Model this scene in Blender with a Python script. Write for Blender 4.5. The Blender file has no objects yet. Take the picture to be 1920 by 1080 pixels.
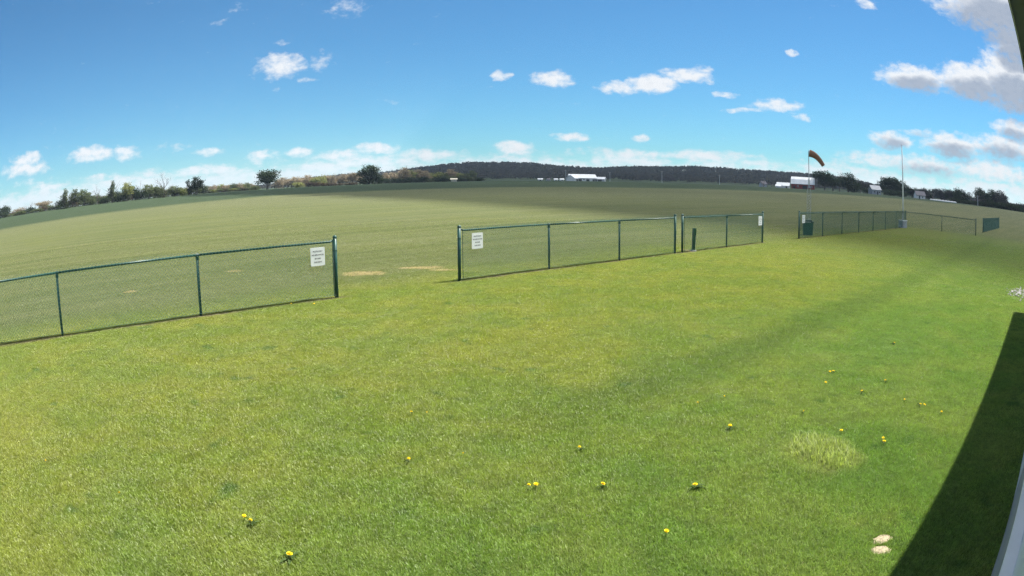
import bpy, bmesh, math, random
import numpy as np
from mathutils import Vector, Matrix

rad = math.radians
scene = bpy.context.scene

# ------------------------------------------------------------------ camera
# Wide-angle security camera: barrel-distorting lens r = F*(t + K*t^3)  (pixels of a 1920 wide picture)
F, K, PITCH, ROLL, H = 1301.84, -0.15533, 0.15523, -0.00578, 2.31077
cam_data = bpy.data.cameras.new('camera')
cam_data.type = 'PANO'
cam_data.panorama_type = 'FISHEYE_LENS_POLYNOMIAL'
cam_data.fisheye_fov = rad(170)
cam_data.sensor_width = 36.0
cam_data.sensor_fit = 'HORIZONTAL'
_kk = (0.0, 0.039908763655589936, 0.0004175930616294415, -3.70900521203146e-05, 1.7903962448128892e-06)
for i, v in enumerate(_kk):
    setattr(cam_data, 'fisheye_polynomial_k%d' % i, -v)
cam_data.clip_start = 0.02
cam_data.clip_end = 30000
camera = bpy.data.objects.new('camera', cam_data)
scene.collection.objects.link(camera)
camera.location = (0, 0, H)
camera.rotation_euler = (Matrix.Rotation(math.pi / 2 - PITCH, 3, 'X') @ Matrix.Rotation(ROLL, 3, 'Z')).to_euler()
scene.camera = camera

# ------------------------------------------------------------------ light and exposure
SUN_XY = (0.466, 0.233)                       # horizontal run of the sun's ray for one metre of height
SUN_DIR = Vector((SUN_XY[0], SUN_XY[1], 1.0)).normalized()
sun_data = bpy.data.lights.new('sun', 'SUN')
sun_data.energy = 4.8
sun_data.angle = rad(0.53)
sun_data.color = (1.0, 0.955, 0.88)
sun = bpy.data.objects.new('sun', sun_data)
scene.collection.objects.link(sun)
sun.location = SUN_DIR * 60
sun.rotation_euler = (-SUN_DIR).to_track_quat('-Z', 'Y').to_euler()

scene.view_settings.view_transform = 'Standard'
scene.view_settings.look = 'None'
scene.view_settings.gamma = 1.0
scene.view_settings.exposure = 1.45
scene.view_settings.use_curve_mapping = False
scene.cycles.max_bounces = 4
scene.cycles.diffuse_bounces = 3
scene.cycles.use_light_tree = False
scene.cycles.time_limit = 900
scene.cycles.transparent_max_bounces = 64
scene.cycles.use_adaptive_sampling = True
scene.cycles.adaptive_threshold = 0.022
scene.cycles.use_denoising = True
scene.cycles.denoiser = 'OPENIMAGEDENOISE'
scene.cycles.denoising_input_passes = 'RGB_ALBEDO_NORMAL'
scene.cycles.denoising_prefilter = 'NONE'

def ray(x, y):
    dx, dy = x - 960.0, y - 540.0
    r = math.hypot(dx, dy); t = r / F
    for _ in range(40):
        t -= (F * (t + K * t ** 3) - r) / (F * (1 + 3 * K * t * t))
    xr, yr, zc = math.sin(t) * dx / r, math.sin(t) * dy / r, math.cos(t)
    cr, sr, cp, sp = math.cos(ROLL), math.sin(ROLL), math.cos(PITCH), math.sin(PITCH)
    xc, yc = cr * xr + sr * yr, -sr * xr + cr * yr
    return Vector((xc, zc * cp - yc * sp, -zc * sp - yc * cp))
def azel(x, y):
    d = ray(x, y)
    return math.degrees(math.atan2(d.x, d.y)), math.degrees(math.asin(d.z))
def gnd(x, y, z=0.0):
    d = ray(x, y); t = (z - H) / d.z
    return Vector((d.x * t, d.y * t, z))

# ------------------------------------------------------------------ node helper
class NT:
    def __init__(s, tree): s.t = tree; s.n = tree.nodes; s.l = tree.links
    def new(s, typ, **kw):
        nd = s.n.new(typ)
        for k, v in kw.items(): setattr(nd, k, v)
        return nd
    def put(s, sock, v):
        if v is None: return
        if isinstance(v, bpy.types.NodeSocket): s.l.new(v, sock)
        else:
            if hasattr(sock.default_value, '__len__') and not hasattr(v, '__len__'): v = (v,) * len(sock.default_value)
            if hasattr(sock.default_value, '__len__') and len(sock.default_value) == 4 and len(v) == 3: v = (*v, 1)
            sock.default_value = v
    def math(s, op, a, b=None, c=None, clamp=False):
        nd = s.new('ShaderNodeMath', operation=op, use_clamp=clamp)
        for i, v in enumerate((a, b, c)): s.put(nd.inputs[i], v)
        return nd.outputs[0]
    def vec(s, op, a, b=None, c=None):
        nd = s.new('ShaderNodeVectorMath', operation=op)
        for i, v in enumerate((a, b, c)):
            if v is not None: s.put(nd.inputs[i], v)
        return nd.outputs['Value'] if op in ('DOT_PRODUCT', 'LENGTH', 'DISTANCE') else nd.outputs[0]
    def smooth(s, v, lo, hi, a=0.0, b=1.0):
        nd = s.new('ShaderNodeMapRange', interpolation_type='SMOOTHSTEP')
        for i, q in enumerate((v, lo, hi, a, b)): s.put(nd.inputs[i], q)
        return nd.outputs[0]
    def noise(s, vec, scale, detail=3.0, rough=0.5, dim='3D', dist=0.0):
        nd = s.new('ShaderNodeTexNoise', noise_dimensions=dim)
        if vec is not None: s.put(nd.inputs['Vector'], vec)
        nd.inputs['Scale'].default_value = scale; nd.inputs['Detail'].default_value = detail
        nd.inputs['Roughness'].default_value = rough; nd.inputs['Distortion'].default_value = dist
        return nd
    def mix(s, f, a, b, blend='MIX'):
        nd = s.new('ShaderNodeMix', data_type='RGBA', blend_type=blend)
        s.put(nd.inputs[0], f); s.put(nd.inputs[6], a); s.put(nd.inputs[7], b)
        return nd.outputs[2]
    def sep(s, v):
        nd = s.new('ShaderNodeSeparateXYZ'); s.put(nd.inputs[0], v); return nd.outputs
    def comb(s, x, y, z):
        nd = s.new('ShaderNodeCombineXYZ')
        for i, v in enumerate((x, y, z)): s.put(nd.inputs[i], v)
        return nd.outputs[0]

# ------------------------------------------------------------------ sky: physical blue plus fair-weather cumulus
world = bpy.data.worlds.new('World'); scene.world = world; world.use_nodes = True
CLOUDS = [  # photo x, y, half width, half height (px of the photo), strength
    (1868, 8, 105, 46, 1.5), (1898, 78, 42, 34, 1.2), (1780, 4, 36, 20, .5),
    (1715, 148, 62, 20, 1.2), (1825, 153, 62, 29, 1.4), (1900, 150, 62, 46, 1.5), (1905, 190, 55, 20, 1.0),
    (1903, 243, 38, 15, 1.0), (1672, 264, 34, 13, .9), (1788, 273, 52, 18, 1.1), (1725, 249, 26, 5, .5), (1885, 276, 62, 20, 1.0),
    (1740, 310, 70, 14, .8), (1860, 320, 80, 18, .9), (1650, 300, 60, 12, .7),
    (1162, 166, 36, 9, .8), (1225, 157, 48, 14, 1.1), (1285, 141, 44, 11, 1.0), (1322, 130, 18, 6, .7),
    (1037, 147, 38, 12, .95), (940, 140, 18, 8, .8), (527, 124, 40, 19, .8), (600, 116, 24, 18, .12),
    (1455, 200, 38, 10, .85), (1392, 207, 36, 4, .4), (1484, 98, 9, 5, .7), (1357, 176, 18, 5, .6),
    (650, 14, 38, 16, .18), (447, 14, 18, 10, .02), (415, 42, 14, 5, .02), (525, 80, 20, 5, .02), (738, 188, 15, 6, .04),
    (1505, 220, 15, 6, .6), (1623, 8, 17, 9, .7), (515, 170, 14, 4, .0), (575, 150, 20, 6, .0),
    (1074, 256, 28, 8, .95), (1200, 259, 14, 5, .7), (962, 277, 34, 12, 1.0), (703, 277, 38, 9, .9), (630, 291, 36, 9, .8),
    (560, 287, 26, 8, .8), (487, 291, 26, 9, .8), (800, 290, 64, 10, .8), (172, 290, 36, 13, .9), (238, 284, 24, 12, .9),
    (48, 299, 26, 10, .9), (46, 318, 38, 12, .9), (395, 283, 20, 6, .6), (330, 277, 40, 8, .1), (1330, 292, 80, 9, .8), (1180, 288, 60, 10, .8)]
def build_world():
    W = NT(world.node_tree); W.n.clear()
    out = W.new('ShaderNodeOutputWorld')
    tc = W.new('ShaderNodeTexCoord')
    d = W.sep(tc.outputs['Generated'])
    hyp = W.math('SQRT', W.math('ADD', W.math('MULTIPLY', d[0], d[0]), W.math('MULTIPLY', d[1], d[1])))
    az = W.math('MULTIPLY', W.math('ARCTAN2', d[0], d[1]), 180 / math.pi)
    el = W.math('MULTIPLY', W.math('ARCTAN2', d[2], hyp), 180 / math.pi)
    # density evaluated on (az, el) in degrees
    def blobs(G, p, items, grow=1.0, drop=0.0):
        cur = None
        for (x, y, w, h, a) in items:
            ca, ce = azel(x, y)
            e1 = azel(min(x + w, 1919) if x < 1800 else x - w, y)[0]; e2 = azel(x, y - h if y > h else y + h)[1]
            ww, hh = max(abs(e1 - ca), .2) * 1.15 * grow, max(abs(e2 - ce), .15) * 1.3 * grow
            ce -= drop * hh
            q = G.vec('MULTIPLY_ADD', p, (1 / ww, 1 / hh, 0), (-ca / ww, -ce / hh, 0))
            v = G.math('MULTIPLY_ADD', G.vec('DOT_PRODUCT', q, q), -max(a, .55), a)
            cur = v if cur is None else G.math('MAXIMUM', cur, v)
        return cur
    G = W
    p0 = W.comb(az, el, 0.0)
    ps = G.vec('MULTIPLY', p0, (1.0, 1.6, 1.0))
    warp = G.noise(ps, 0.5, 4, 0.55)
    wv = G.vec('MULTIPLY', G.vec('SUBTRACT', warp.outputs['Color'], (.5, .5, .5)), (2.6, 1.2, 0))
    p = G.vec('ADD', p0, wv)
    cur = blobs(G, p, CLOUDS)
    s = G.sep(p)
    # layered bank of distant cumulus above the horizon, all the way round
    bn = G.noise(G.vec('MULTIPLY', p0, (0.20, 0.85, 1.0)), 1.0, 4, 0.6).outputs[0]
    env = G.smooth(s[1], 3.8, 0.8, -1.0, 0.85)
    band = G.math('MULTIPLY_ADD', G.math('SUBTRACT', bn, 0.5), 3.4, env)
    # scattered cumulus out of view, behind and above the camera, cover increased for more ambient light
    sc_n = G.noise(p0, 0.07, 4, 0.55).outputs[0]
    away = G.smooth(G.math('ABSOLUTE', s[0]), 56, 75)
    up = G.smooth(s[1], 20, 30)
    sc = G.math('ADD', G.math('MULTIPLY', G.math('SUBTRACT', sc_n, 0.45), 5.0), G.math('MULTIPLY_ADD', G.math('MAXIMUM', away, up), 3.0, -3.0))
    cur = G.math('MAXIMUM', G.math('MAXIMUM', cur, band), G.math('MAXIMUM', sc, -1.0))
    fine = G.noise(ps, 1.2, 6, 0.56).outputs[0]
    d0 = G.math('MULTIPLY_ADD', G.math('SUBTRACT', fine, 0.5), 2.2, cur)
    cover = W.smooth(d0, -0.35, 1.05)
    # grey undersides of the big clouds, soft billows elsewhere
    under = blobs(G, p, CLOUDS[:13], 0.92, 0.62)
    under = G.math('MULTIPLY_ADD', G.math('SUBTRACT', fine, 0.5), 0.5, under)
    billow = G.noise(G.vec('ADD', ps, (0.35, 0.5, 0)), 1.2, 2, 0.5).outputs[0]
    thick = G.math('ADD', G.math('MULTIPLY', G.smooth(under, 0.0, 1.0), 0.95), G.math('MULTIPLY', G.smooth(billow, 0.48, 0.75), 0.12), clamp=True)
    below = W.smooth(el, -0.3, 0.1)
    sky = W.new('ShaderNodeTexSky', sky_type='NISHITA', sun_disc=False)
    sky.sun_elevation = math.asin(SUN_DIR.z); sky.sun_rotation = math.atan2(SUN_DIR.x, SUN_DIR.y)
    sky.altitude = 250; sky.air_density = 1.0; sky.dust_density = 0.0; sky.ozone_density = 4.0
    bs = W.new('ShaderNodeBackground'); W.l.new(W.vec('MULTIPLY', sky.outputs[0], (0.475, 0.86, 1.01)), bs.inputs[0]); bs.inputs[1].default_value = 0.046
    cc = W.mix(thick, (0.345, 0.352, 0.362), (0.150, 0.172, 0.210))
    bc = W.new('ShaderNodeBackground'); W.l.new(cc, bc.inputs[0]); bc.inputs[1].default_value = 1.0
    mx = W.new('ShaderNodeMixShader')
    hz = W.smooth(el, 0.0, 3.0, 0.72, 1.0)
    W.l.new(W.math('MULTIPLY', W.math('MULTIPLY', W.math('MULTIPLY', cover, below), hz), 0.95), mx.inputs[0])
    W.l.new(bs.outputs[0], mx.inputs[1]); W.l.new(bc.outputs[0], mx.inputs[2])
    W.l.new(mx.outputs[0], out.inputs[0])
build_world()
world.cycles.sampling_method = 'MANUAL'; world.cycles.sample_map_resolution = 256

# ------------------------------------------------------------------ geometry of the place
WALL_DIR = Vector((math.cos(rad(41)), math.sin(rad(41)), 0)); WALL_N = Vector((-WALL_DIR.y, WALL_DIR.x, 0))
def wl(t, n, z=0.0):
    v = WALL_DIR * t + WALL_N * n; v.z = z; return v
POSTS = [(-8.142, 9.383), (-5.857, 11.496), (-3.599, 13.584), (-1.195, 15.808), (0.951, 17.793), (3.116, 19.797), (5.31, 21.826),
         (5.642, 22.133), (7.929, 24.249), (10.25, 26.395), (13.144, 28.89), (15.445, 30.874), (17.72, 32.835), (20.031, 34.827),
         (22.358, 36.833), (24.681, 38.836), (26.998, 40.833), (29.318, 42.833)]
F1 = 0.74647; F1D = (math.cos(F1), math.sin(F1)); F1N = (-math.sin(F1), math.cos(F1)); F1C = F1N[0] * POSTS[0][0] + F1N[1] * POSTS[0][1]
F2 = F1 - 0.03501; F2D = (math.cos(F2), math.sin(F2)); F2N = (-math.sin(F2), math.cos(F2)); F2C = F2N[0] * POSTS[10][0] + F2N[1] * POSTS[10][1]
def sst(a, b, x):
    t = np.clip((x - a) / (b - a), 0, 1); return t * t * (3 - 2 * t)
SKYLINE = [(640, 326), (720, 321), (800, 311), (850, 305), (890, 303), (940, 303), (1000, 305), (1050, 310), (1100, 313), (1150, 312), (1200, 310),
           (1260, 311), (1300, 310), (1350, 313), (1400, 317), (1450, 320), (1490, 323), (1530, 326), (1580, 332), (1640, 345), (1700, 354), (1800, 368), (1910, 384)]
_sk = sorted(azel(x, y) for x, y in SKYLINE)
HILL_A = np.array([-30] + [a for a, e in _sk] + [75.0]); HILL_E = np.array([0.12] + [e for a, e in _sk] + [0.1])
R_HILL = 1400.0
def terrain(x, y):
    r = np.hypot(x, y); a = np.degrees(np.arctan2(x, y))
    z = 2.05 * sst(50, 350, r)
    top = np.maximum(R_HILL * np.tan(np.radians(np.interp(a, HILL_A, HILL_E))) + H - 9.5 - 2.05, 0.0)
    return z + top * sst(820, R_HILL, r) * sst(4200, 2400, r)
def tz(x, y): return float(terrain(np.array(float(x)), np.array(float(y))))

COL = scene.collection
def link(o, parent=None):
    COL.objects.link(o)
    if parent is not None: o.parent = parent
    return o
def mesh_obj(name, verts, faces, mat, parent=None, smooth=False):
    me = bpy.data.meshes.new(name); me.from_pydata([tuple(v) for v in verts], [], faces); me.update()
    if mat is not None: me.materials.append(mat)
    if smooth:
        me.polygons.foreach_set('use_smooth', [True] * len(me.polygons))
    return link(bpy.data.objects.new(name, me), parent)
def thing(name, label, cat, loc=(0, 0, 0), rz=0.0, group=None):
    o = bpy.data.objects.new(name, None); o.empty_display_size = 0.2; COL.objects.link(o)
    o.location = loc; o.rotation_euler = (0, 0, rz); tag(o, label, cat, group); return o
def tag(o, label, cat, group=None):
    o['label'] = label; o['category'] = cat
    if group: o['group'] = group
    return o
class MB:
    """collects boxes, tubes and plates into one mesh"""
    def __init__(s): s.v = []; s.f = []
    def box(s, a, b, m=None):
        i = len(s.v)
        for z in (a[2], b[2]):
            for (x, y) in ((a[0], a[1]), (b[0], a[1]), (b[0], b[1]), (a[0], b[1])):
                p = Vector((x, y, z)); s.v.append(m @ p if m else p)
        for q in ((3, 2, 1, 0), (4, 5, 6, 7), (0, 1, 5, 4), (1, 2, 6, 5), (2, 3, 7, 6), (3, 0, 4, 7)): s.f.append([i + k for k in q])
        return s
    def tube(s, pts, rads, n=8, caps=True):
        pts = [Vector(p) for p in pts]
        if not hasattr(rads, '__len__'): rads = [rads] * len(pts)
        i0 = len(s.v); up = None
        for k, p in enumerate(pts):
            t = (pts[min(k + 1, len(pts) - 1)] - pts[max(k - 1, 0)]).normalized()
            if up is None:
                up = Vector((0, 0, 1)) if abs(t.z) < .9 else Vector((1, 0, 0))
            u = (up - t * up.dot(t)).normalized(); w = t.cross(u); up = u
            for j in range(n):
                a = 2 * math.pi * j / n
                s.v.append(p + (u * math.cos(a) + w * math.sin(a)) * rads[k])
        for k in range(len(pts) - 1):
            for j in range(n):
                a, b = i0 + k * n + j, i0 + k * n + (j + 1) % n
                s.f.append([a, b, b + n, a + n])
        if caps:
            s.f.append([i0 + j for j in range(n)][::-1]); e = i0 + (len(pts) - 1) * n; s.f.append([e + j for j in range(n)])
        return s
    def poly(s, pts):
        i = len(s.v); s.v += [Vector(p) for p in pts]; s.f.append(list(range(i, i + len(pts)))); return s
    def build(s, name, mat, parent=None, smooth=False): return mesh_obj(name, s.v, s.f, mat, parent, smooth)

# ------------------------------------------------------------------ materials
def mat_new(name):
    m = bpy.data.materials.new(name); m.use_nodes = True; t = NT(m.node_tree); t.n.clear()
    out = t.new('ShaderNodeOutputMaterial'); return m, t, out
def principled(t, out, col, rough=0.6, metal=0.0, spec=0.5):
    b = t.new('ShaderNodeBsdfPrincipled'); t.put(b.inputs['Base Color'], col); t.put(b.inputs['Roughness'], rough)
    t.put(b.inputs['Metallic'], metal); t.put(b.inputs['Specular IOR Level'], spec); t.l.new(b.outputs[0], out.inputs[0]); return b
def simple(name, col, rough=0.6, metal=0.0, var=0.12, scale=6.0, spec=0.5, bump=0.0):
    m, t, out = mat_new(name)
    tc = t.new('ShaderNodeTexCoord'); nz = t.noise(tc.outputs['Object'], scale, 5, 0.6).outputs[0]
    f = t.smooth(nz, 0.3, 0.7)
    c = t.mix(f, tuple(k * (1 - var) for k in col), tuple(min(1, k * (1 + var)) for k in col))
    b = principled(t, out, c, t.math('MULTIPLY_ADD', nz, 0.2, rough - 0.1), metal, spec)
    if bump:
        bp = t.new('ShaderNodeBump'); bp.inputs['Strength'].default_value = bump; bp.inputs['Distance'].default_value = 0.01
        t.l.new(nz, bp.inputs['Height']); t.l.new(bp.outputs[0], b.inputs['Normal'])
    return m

TUFT = gnd(1540, 848)
def turf_group():
    """colour of the turf at a place on the ground: lawn, airfield grass, crop strip, worn soil"""
    g = bpy.data.node_groups.new('turf_colour', 'ShaderNodeTree')
    g.interface.new_socket('Color', in_out='OUTPUT', socket_type='NodeSocketColor')
    g.interface.new_socket('Soil', in_out='OUTPUT', socket_type='NodeSocketFloat')
    G = NT(g); go = G.new('NodeGroupOutput'); geo = G.new('ShaderNodeNewGeometry'); P = G.vec('MULTIPLY', geo.outputs['Position'], (1, 1, 0))
    n = G.vec('DOT_PRODUCT', P, tuple(WALL_N)); al = G.vec('DOT_PRODUCT', P, tuple(WALL_DIR))
    big = G.noise(P, 0.16, 4, 0.6).outputs[0]; mid = G.noise(P, 0.75, 4, 0.6).outputs[0]; sml = G.noise(P, 4.0, 4, 0.62).outputs[0]
    # lawn: yellow-green, greener towards the building
    near = G.smooth(G.math('MULTIPLY_ADD', big, 3.0, G.math('MULTIPLY_ADD', al, -0.10, n)), 8.4, 2.4)
    pat = G.smooth(G.math('ADD', G.math('MULTIPLY', mid, .6), G.math('MULTIPLY', big, .4)), 0.40, 0.60)
    lawn_y = G.mix(pat, (0.140, 0.182, 0.026), (0.184, 0.202, 0.030))
    lawn_g = G.mix(pat, (0.108, 0.182, 0.032), (0.150, 0.205, 0.044))
    lawn = G.mix(near, lawn_y, lawn_g)
    stripe = G.smooth(G.math('ABSOLUTE', G.math('ADD', G.math('SUBTRACT', n, 4.65), G.math('MULTIPLY', G.math('SUBTRACT', mid, .5), .8))), 0.80, 0.05)
    stripe = G.math('MULTIPLY', stripe, G.smooth(al, 3.0, 6.0))
    lawn = G.mix(G.math('MULTIPLY', stripe, G.smooth(mid, .3, .7, .34, .64)), lawn, (0.060, 0.112, 0.018))
    dk = G.smooth(G.noise(P, 1.9, 2, 0.5).outputs[0], 0.63, 0.75)
    lawn = G.mix(G.math('MULTIPLY', dk, 0.65), lawn, (0.045, 0.105, 0.018))
    dry = G.smooth(G.noise(P, 2.6, 3, 0.6).outputs[0], 0.58, 0.75)
    lawn = G.mix(G.math('MULTIPLY', dry, 0.30), lawn, (0.190, 0.205, 0.060))
    lawn = G.mix(G.math('MULTIPLY', G.smooth(al, 8, 30), 0.5), lawn, (0.125, 0.158, 0.042))
    # airfield beyond the fence: paler, browner, mown in long streaks
    st = G.comb(G.math('MULTIPLY', al, 0.05), G.math('MULTIPLY', n, 0.6), 0.0)
    streak = G.noise(st, 1.0, 5, 0.65).outputs[0]
    field = G.mix(G.smooth(streak, 0.33, 0.67), (0.106, 0.129, 0.045), (0.158, 0.170, 0.074))
    field = G.mix(G.math('MULTIPLY', G.smooth(big, .45, .7), .5), field, (0.135, 0.150, 0.042))
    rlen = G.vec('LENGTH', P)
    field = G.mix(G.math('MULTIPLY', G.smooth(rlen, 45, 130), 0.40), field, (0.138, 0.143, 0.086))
    s1 = G.math('SUBTRACT', G.vec('DOT_PRODUCT', P, (*F1N, 0)), F1C)
    infield = G.smooth(G.math('MULTIPLY_ADD', G.math('SUBTRACT', big, .5), 6.0, s1), -0.8, 3.2)
    infield = G.math('MAXIMUM', infield, G.smooth(G.math('MULTIPLY_ADD', G.math('SUBTRACT', mid, .5), 6.0, al), 45, 58))
    col = G.mix(infield, lawn, field)
    # young crop: strip along the far edge of the airfield
    px = G.sep(P)
    wob = G.math('MULTIPLY', G.math('SUBTRACT', G.noise(P, 0.03, 3, .5).outputs[0], .5), 10)
    c1 = G.math('SUBTRACT', G.math('SUBTRACT', px[1], G.math('MULTIPLY', px[0], 0.25)), 165.0)
    c2 = G.math('SUBTRACT', G.math('MULTIPLY', G.math('SUBTRACT', px[1], 106.0), 0.42), G.math('ADD', px[0], 75.0))
    crop = G.smooth(G.math('ADD', G.math('MAXIMUM', c1, c2), wob), -9.0, 10.0)
    col = G.mix(crop, col, G.mix(G.smooth(streak, .35, .65), (0.040, 0.066, 0.030), (0.056, 0.080, 0.040)))
    # worn soil under the fences and on the path through the gate
    soils = []
    rag = G.math('SUBTRACT', G.noise(P, 2.2, 4, 0.65).outputs[0], .5)
    for (nn, c, dd, lo, hi) in ((F1N, F1C, F1D, POSTS[0], POSTS[2]), (F1N, F1C, F1D, POSTS[3], POSTS[9]), (F2N, F2C, F2D, POSTS[10], POSTS[17])):
        dist = G.math('ABSOLUTE', G.math('SUBTRACT', G.vec('DOT_PRODUCT', P, (*nn, 0)), c - 0.01))
        m = G.smooth(G.math('MULTIPLY_ADD', rag, 0.32, dist), 0.17, 0.07)
        a = G.vec('DOT_PRODUCT', P, (*dd, 0)); tl = dd[0] * lo[0] + dd[1] * lo[1]; th = dd[0] * hi[0] + dd[1] * hi[1]
        if lo == POSTS[0]: tl -= 20
        soils.append(G.math('MULTIPLY', m, G.math('MULTIPLY', G.smooth(a, tl - .5, tl), G.smooth(a, th + .5, th))))
    bare = []
    for (x, y, hw, hh, amp) in ((683, 513, 46, 4.5, 1.0), (668, 516, 34, 2.5, .9), (795, 502.5, 62, 3.0, 1.0), (838, 507, 34, 2.5, .8), (521, 464.5, 14, 1.8, .9), (246, 546.5, 16, 3.0, .8), (438, 509, 24, 2, .7), (1290, 470, 14, 4, .8)):
        c0 = gnd(x, y); wx = (gnd(x + hw, y) - c0).length; wy = (gnd(x, y - hh) - c0).length
        q = G.vec('MULTIPLY', G.vec('SUBTRACT', P, tuple(c0)), (1 / wx, 1 / wy, 0))
        v = G.math('ADD', G.math('SUBTRACT', 1.0, G.vec('DOT_PRODUCT', q, q)), G.math('MULTIPLY', rag, 3.2))
        bare.append(G.math('MULTIPLY', G.smooth(v, 0.1, 0.9), amp))
    sm = soils[0]
    for q in soils[1:]: sm = G.math('MAXIMUM', sm, q)
    bm_ = bare[0]
    for q in bare[1:]: bm_ = G.math('MAXIMUM', bm_, q)
    col = G.mix(G.math('MULTIPLY', sm, G.smooth(mid, .35, .65, .35, .85)), col, G.mix(sml, (0.095, 0.080, 0.045), (0.190, 0.160, 0.100)))
    col = G.mix(G.math('MULTIPLY', bm_, .9), col, (0.330, 0.265, 0.150))
    q = G.vec('MULTIPLY', G.vec('SUBTRACT', P, (TUFT.x, TUFT.y, 0)), (1 / .42, 1 / .55, 0))
    tm = G.smooth(G.math('ADD', G.vec('DOT_PRODUCT', q, q), G.math('MULTIPLY', rag, 1.6)), 1.2, 0.3)
    col = G.mix(G.math('MULTIPLY', tm, .7), col, (0.225, 0.250, 0.085))
    # fine mottling everywhere
    fine = G.math('ADD', G.math('MULTIPLY', sml, .5), G.math('MULTIPLY', G.noise(P, 16.0, 3, .6).outputs[0], .5))
    bright = G.smooth(fine, 0.3, 0.7, 0.76, 1.24)
    cv = G.vec('MULTIPLY', col, G.comb(bright, bright, bright))
    G.l.new(cv, go.inputs[0]); G.l.new(G.math('MAXIMUM', sm, bm_), go.inputs[1])
    return g
TURF = turf_group()

def mat_ground():
    m, t, out = mat_new('turf_ground')
    g = t.new('ShaderNodeGroup'); g.node_tree = TURF
    geo = t.new('ShaderNodeNewGeometry')
    P = geo.outputs['Position']
    fb = t.noise(P, 60.0, 4, 0.7).outputs[0]; mb = t.noise(P, 9.0, 4, 0.65).outputs[0]
    k = t.smooth(fb, 0.3, 0.7, 0.42, 0.92)
    c = t.vec('MULTIPLY', g.outputs[0], t.comb(k, k, k))
    b = principled(t, out, c, 0.95, 0, 0.12)
    bp = t.new('ShaderNodeBump'); bp.inputs['Strength'].default_value = 0.7; bp.inputs['Distance'].default_value = 0.05
    t.l.new(t.math('ADD', fb, t.math('MULTIPLY', mb, 1.5)), bp.inputs['Height']); t.l.new(bp.outputs[0], b.inputs['Normal'])
    return m
def mat_blade(name='grass_blade', gain=1.5):
    m, t, out = mat_new(name)
    g = t.new('ShaderNodeGroup'); g.node_tree = TURF
    at = t.new('ShaderNodeAttribute'); at.attribute_name = 'tint'
    v = at.outputs['Fac']
    k = t.smooth(v, 0.0, 1.0, 0.78 * gain, 1.24 * gain)
    c = t.vec('MULTIPLY', g.outputs[0], t.comb(k, k, k))
    c = t.mix(t.smooth(v, 0.93, 1.02), c, (0.30, 0.29, 0.12))       # a few dry straws
    d = t.new('ShaderNodeBsdfDiffuse'); t.l.new(c, d.inputs[0])
    tr = t.new('ShaderNodeBsdfTranslucent'); t.l.new(t.mix(1.0, c, (1.0, 1.08, 0.55), 'MULTIPLY'), tr.inputs[0])
    gl = t.new('ShaderNodeBsdfGlossy'); gl.inputs['Roughness'].default_value = 0.45; t.put(gl.inputs[0], (1, 1, 1))
    m1 = t.new('ShaderNodeMixShader'); m1.inputs[0].default_value = 0.42
    t.l.new(d.outputs[0], m1.inputs[1]); t.l.new(tr.outputs[0], m1.inputs[2])
    m2 = t.new('ShaderNodeMixShader'); m2.inputs[0].default_value = 0.035
    t.l.new(m1.outputs[0], m2.inputs[1]); t.l.new(gl.outputs[0], m2.inputs[2]); t.l.new(m2.outputs[0], out.inputs[0])
    return m
def mat_leaf(name, c1, c2, trans=0.35):
    m, t, out = mat_new(name)
    geo = t.new('ShaderNodeNewGeometry'); oi = t.new('ShaderNodeObjectInfo')
    nz = t.noise(geo.outputs['Position'], 0.35, 3, .6).outputs[0]
    rnd = geo.outputs['Random Per Island']
    f = t.math('ADD', t.math('MULTIPLY', t.smooth(nz, .3, .7), .6), t.math('MULTIPLY', rnd, .4))
    c = t.mix(f, c1, c2)
    k = t.math('MULTIPLY_ADD', oi.outputs['Random'], 0.4, 0.8); c = t.vec('MULTIPLY', c, t.comb(k, k, k))
    d = t.new('ShaderNodeBsdfDiffuse'); t.l.new(c, d.inputs[0]); tr = t.new('ShaderNodeBsdfTranslucent'); t.l.new(c, tr.inputs[0])
    mx = t.new('ShaderNodeMixShader'); mx.inputs[0].default_value = trans
    t.l.new(d.outputs[0], mx.inputs[1]); t.l.new(tr.outputs[0], mx.inputs[2]); t.l.new(mx.outputs[0], out.inputs[0]); return m

M = {}
M['ground'] = mat_ground(); M['blade'] = mat_blade()
M['tuft'] = mat_blade('tuft_blade', 1.7)
M['vinyl'] = simple('green_vinyl', (0.007, 0.052, 0.042), 0.38, 0, .25, 14, 0.5)
M['wire'] = simple('green_vinyl_wire', (0.030, 0.105, 0.090), 0.30, 0, .2, 20, 0.6)  # wire colour lightened to stand in for sky glint on the vinyl
M['sign'] = simple('sign_white', (0.78, 0.80, 0.82), 0.45, 0, .04, 5)
M['ink'] = simple('sign_ink', (0.05, 0.055, 0.07), 0.6, 0, .1, 20)
M['galv'] = simple('galvanised_steel', (0.42, 0.44, 0.46), 0.42, 0.6, .15, 12)
M['alu'] = simple('white_painted_pole', (0.80, 0.80, 0.80), 0.35, 0.0, .06, 4)
M['bin'] = simple('bin_green', (0.012, 0.070, 0.040), 0.45, 0, .25, 5)
M['bindark'] = simple('bin_lid_dark', (0.030, 0.045, 0.040), 0.5, 0, .2, 6)
M['concrete'] = simple('pale_concrete', (0.42, 0.43, 0.44), 0.85, 0, .2, 9, .3, .4)
M['sand'] = simple('bare_sand', (0.25, 0.212, 0.14), 0.95, 0, .35, 60, .2, 1.0)
M['stone'] = simple('pale_gravel', (0.27, 0.262, 0.25), 0.85, 0, .25, 9, .3, .5)
M['sock'] = mat_leaf('faded_orange_cloth', (0.44, 0.25, 0.18), (0.52, 0.32, 0.23), 0.5)
M['siding'] = simple('pale_siding', (0.52, 0.54, 0.56), 0.55, 0, .05, 3)
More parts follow.
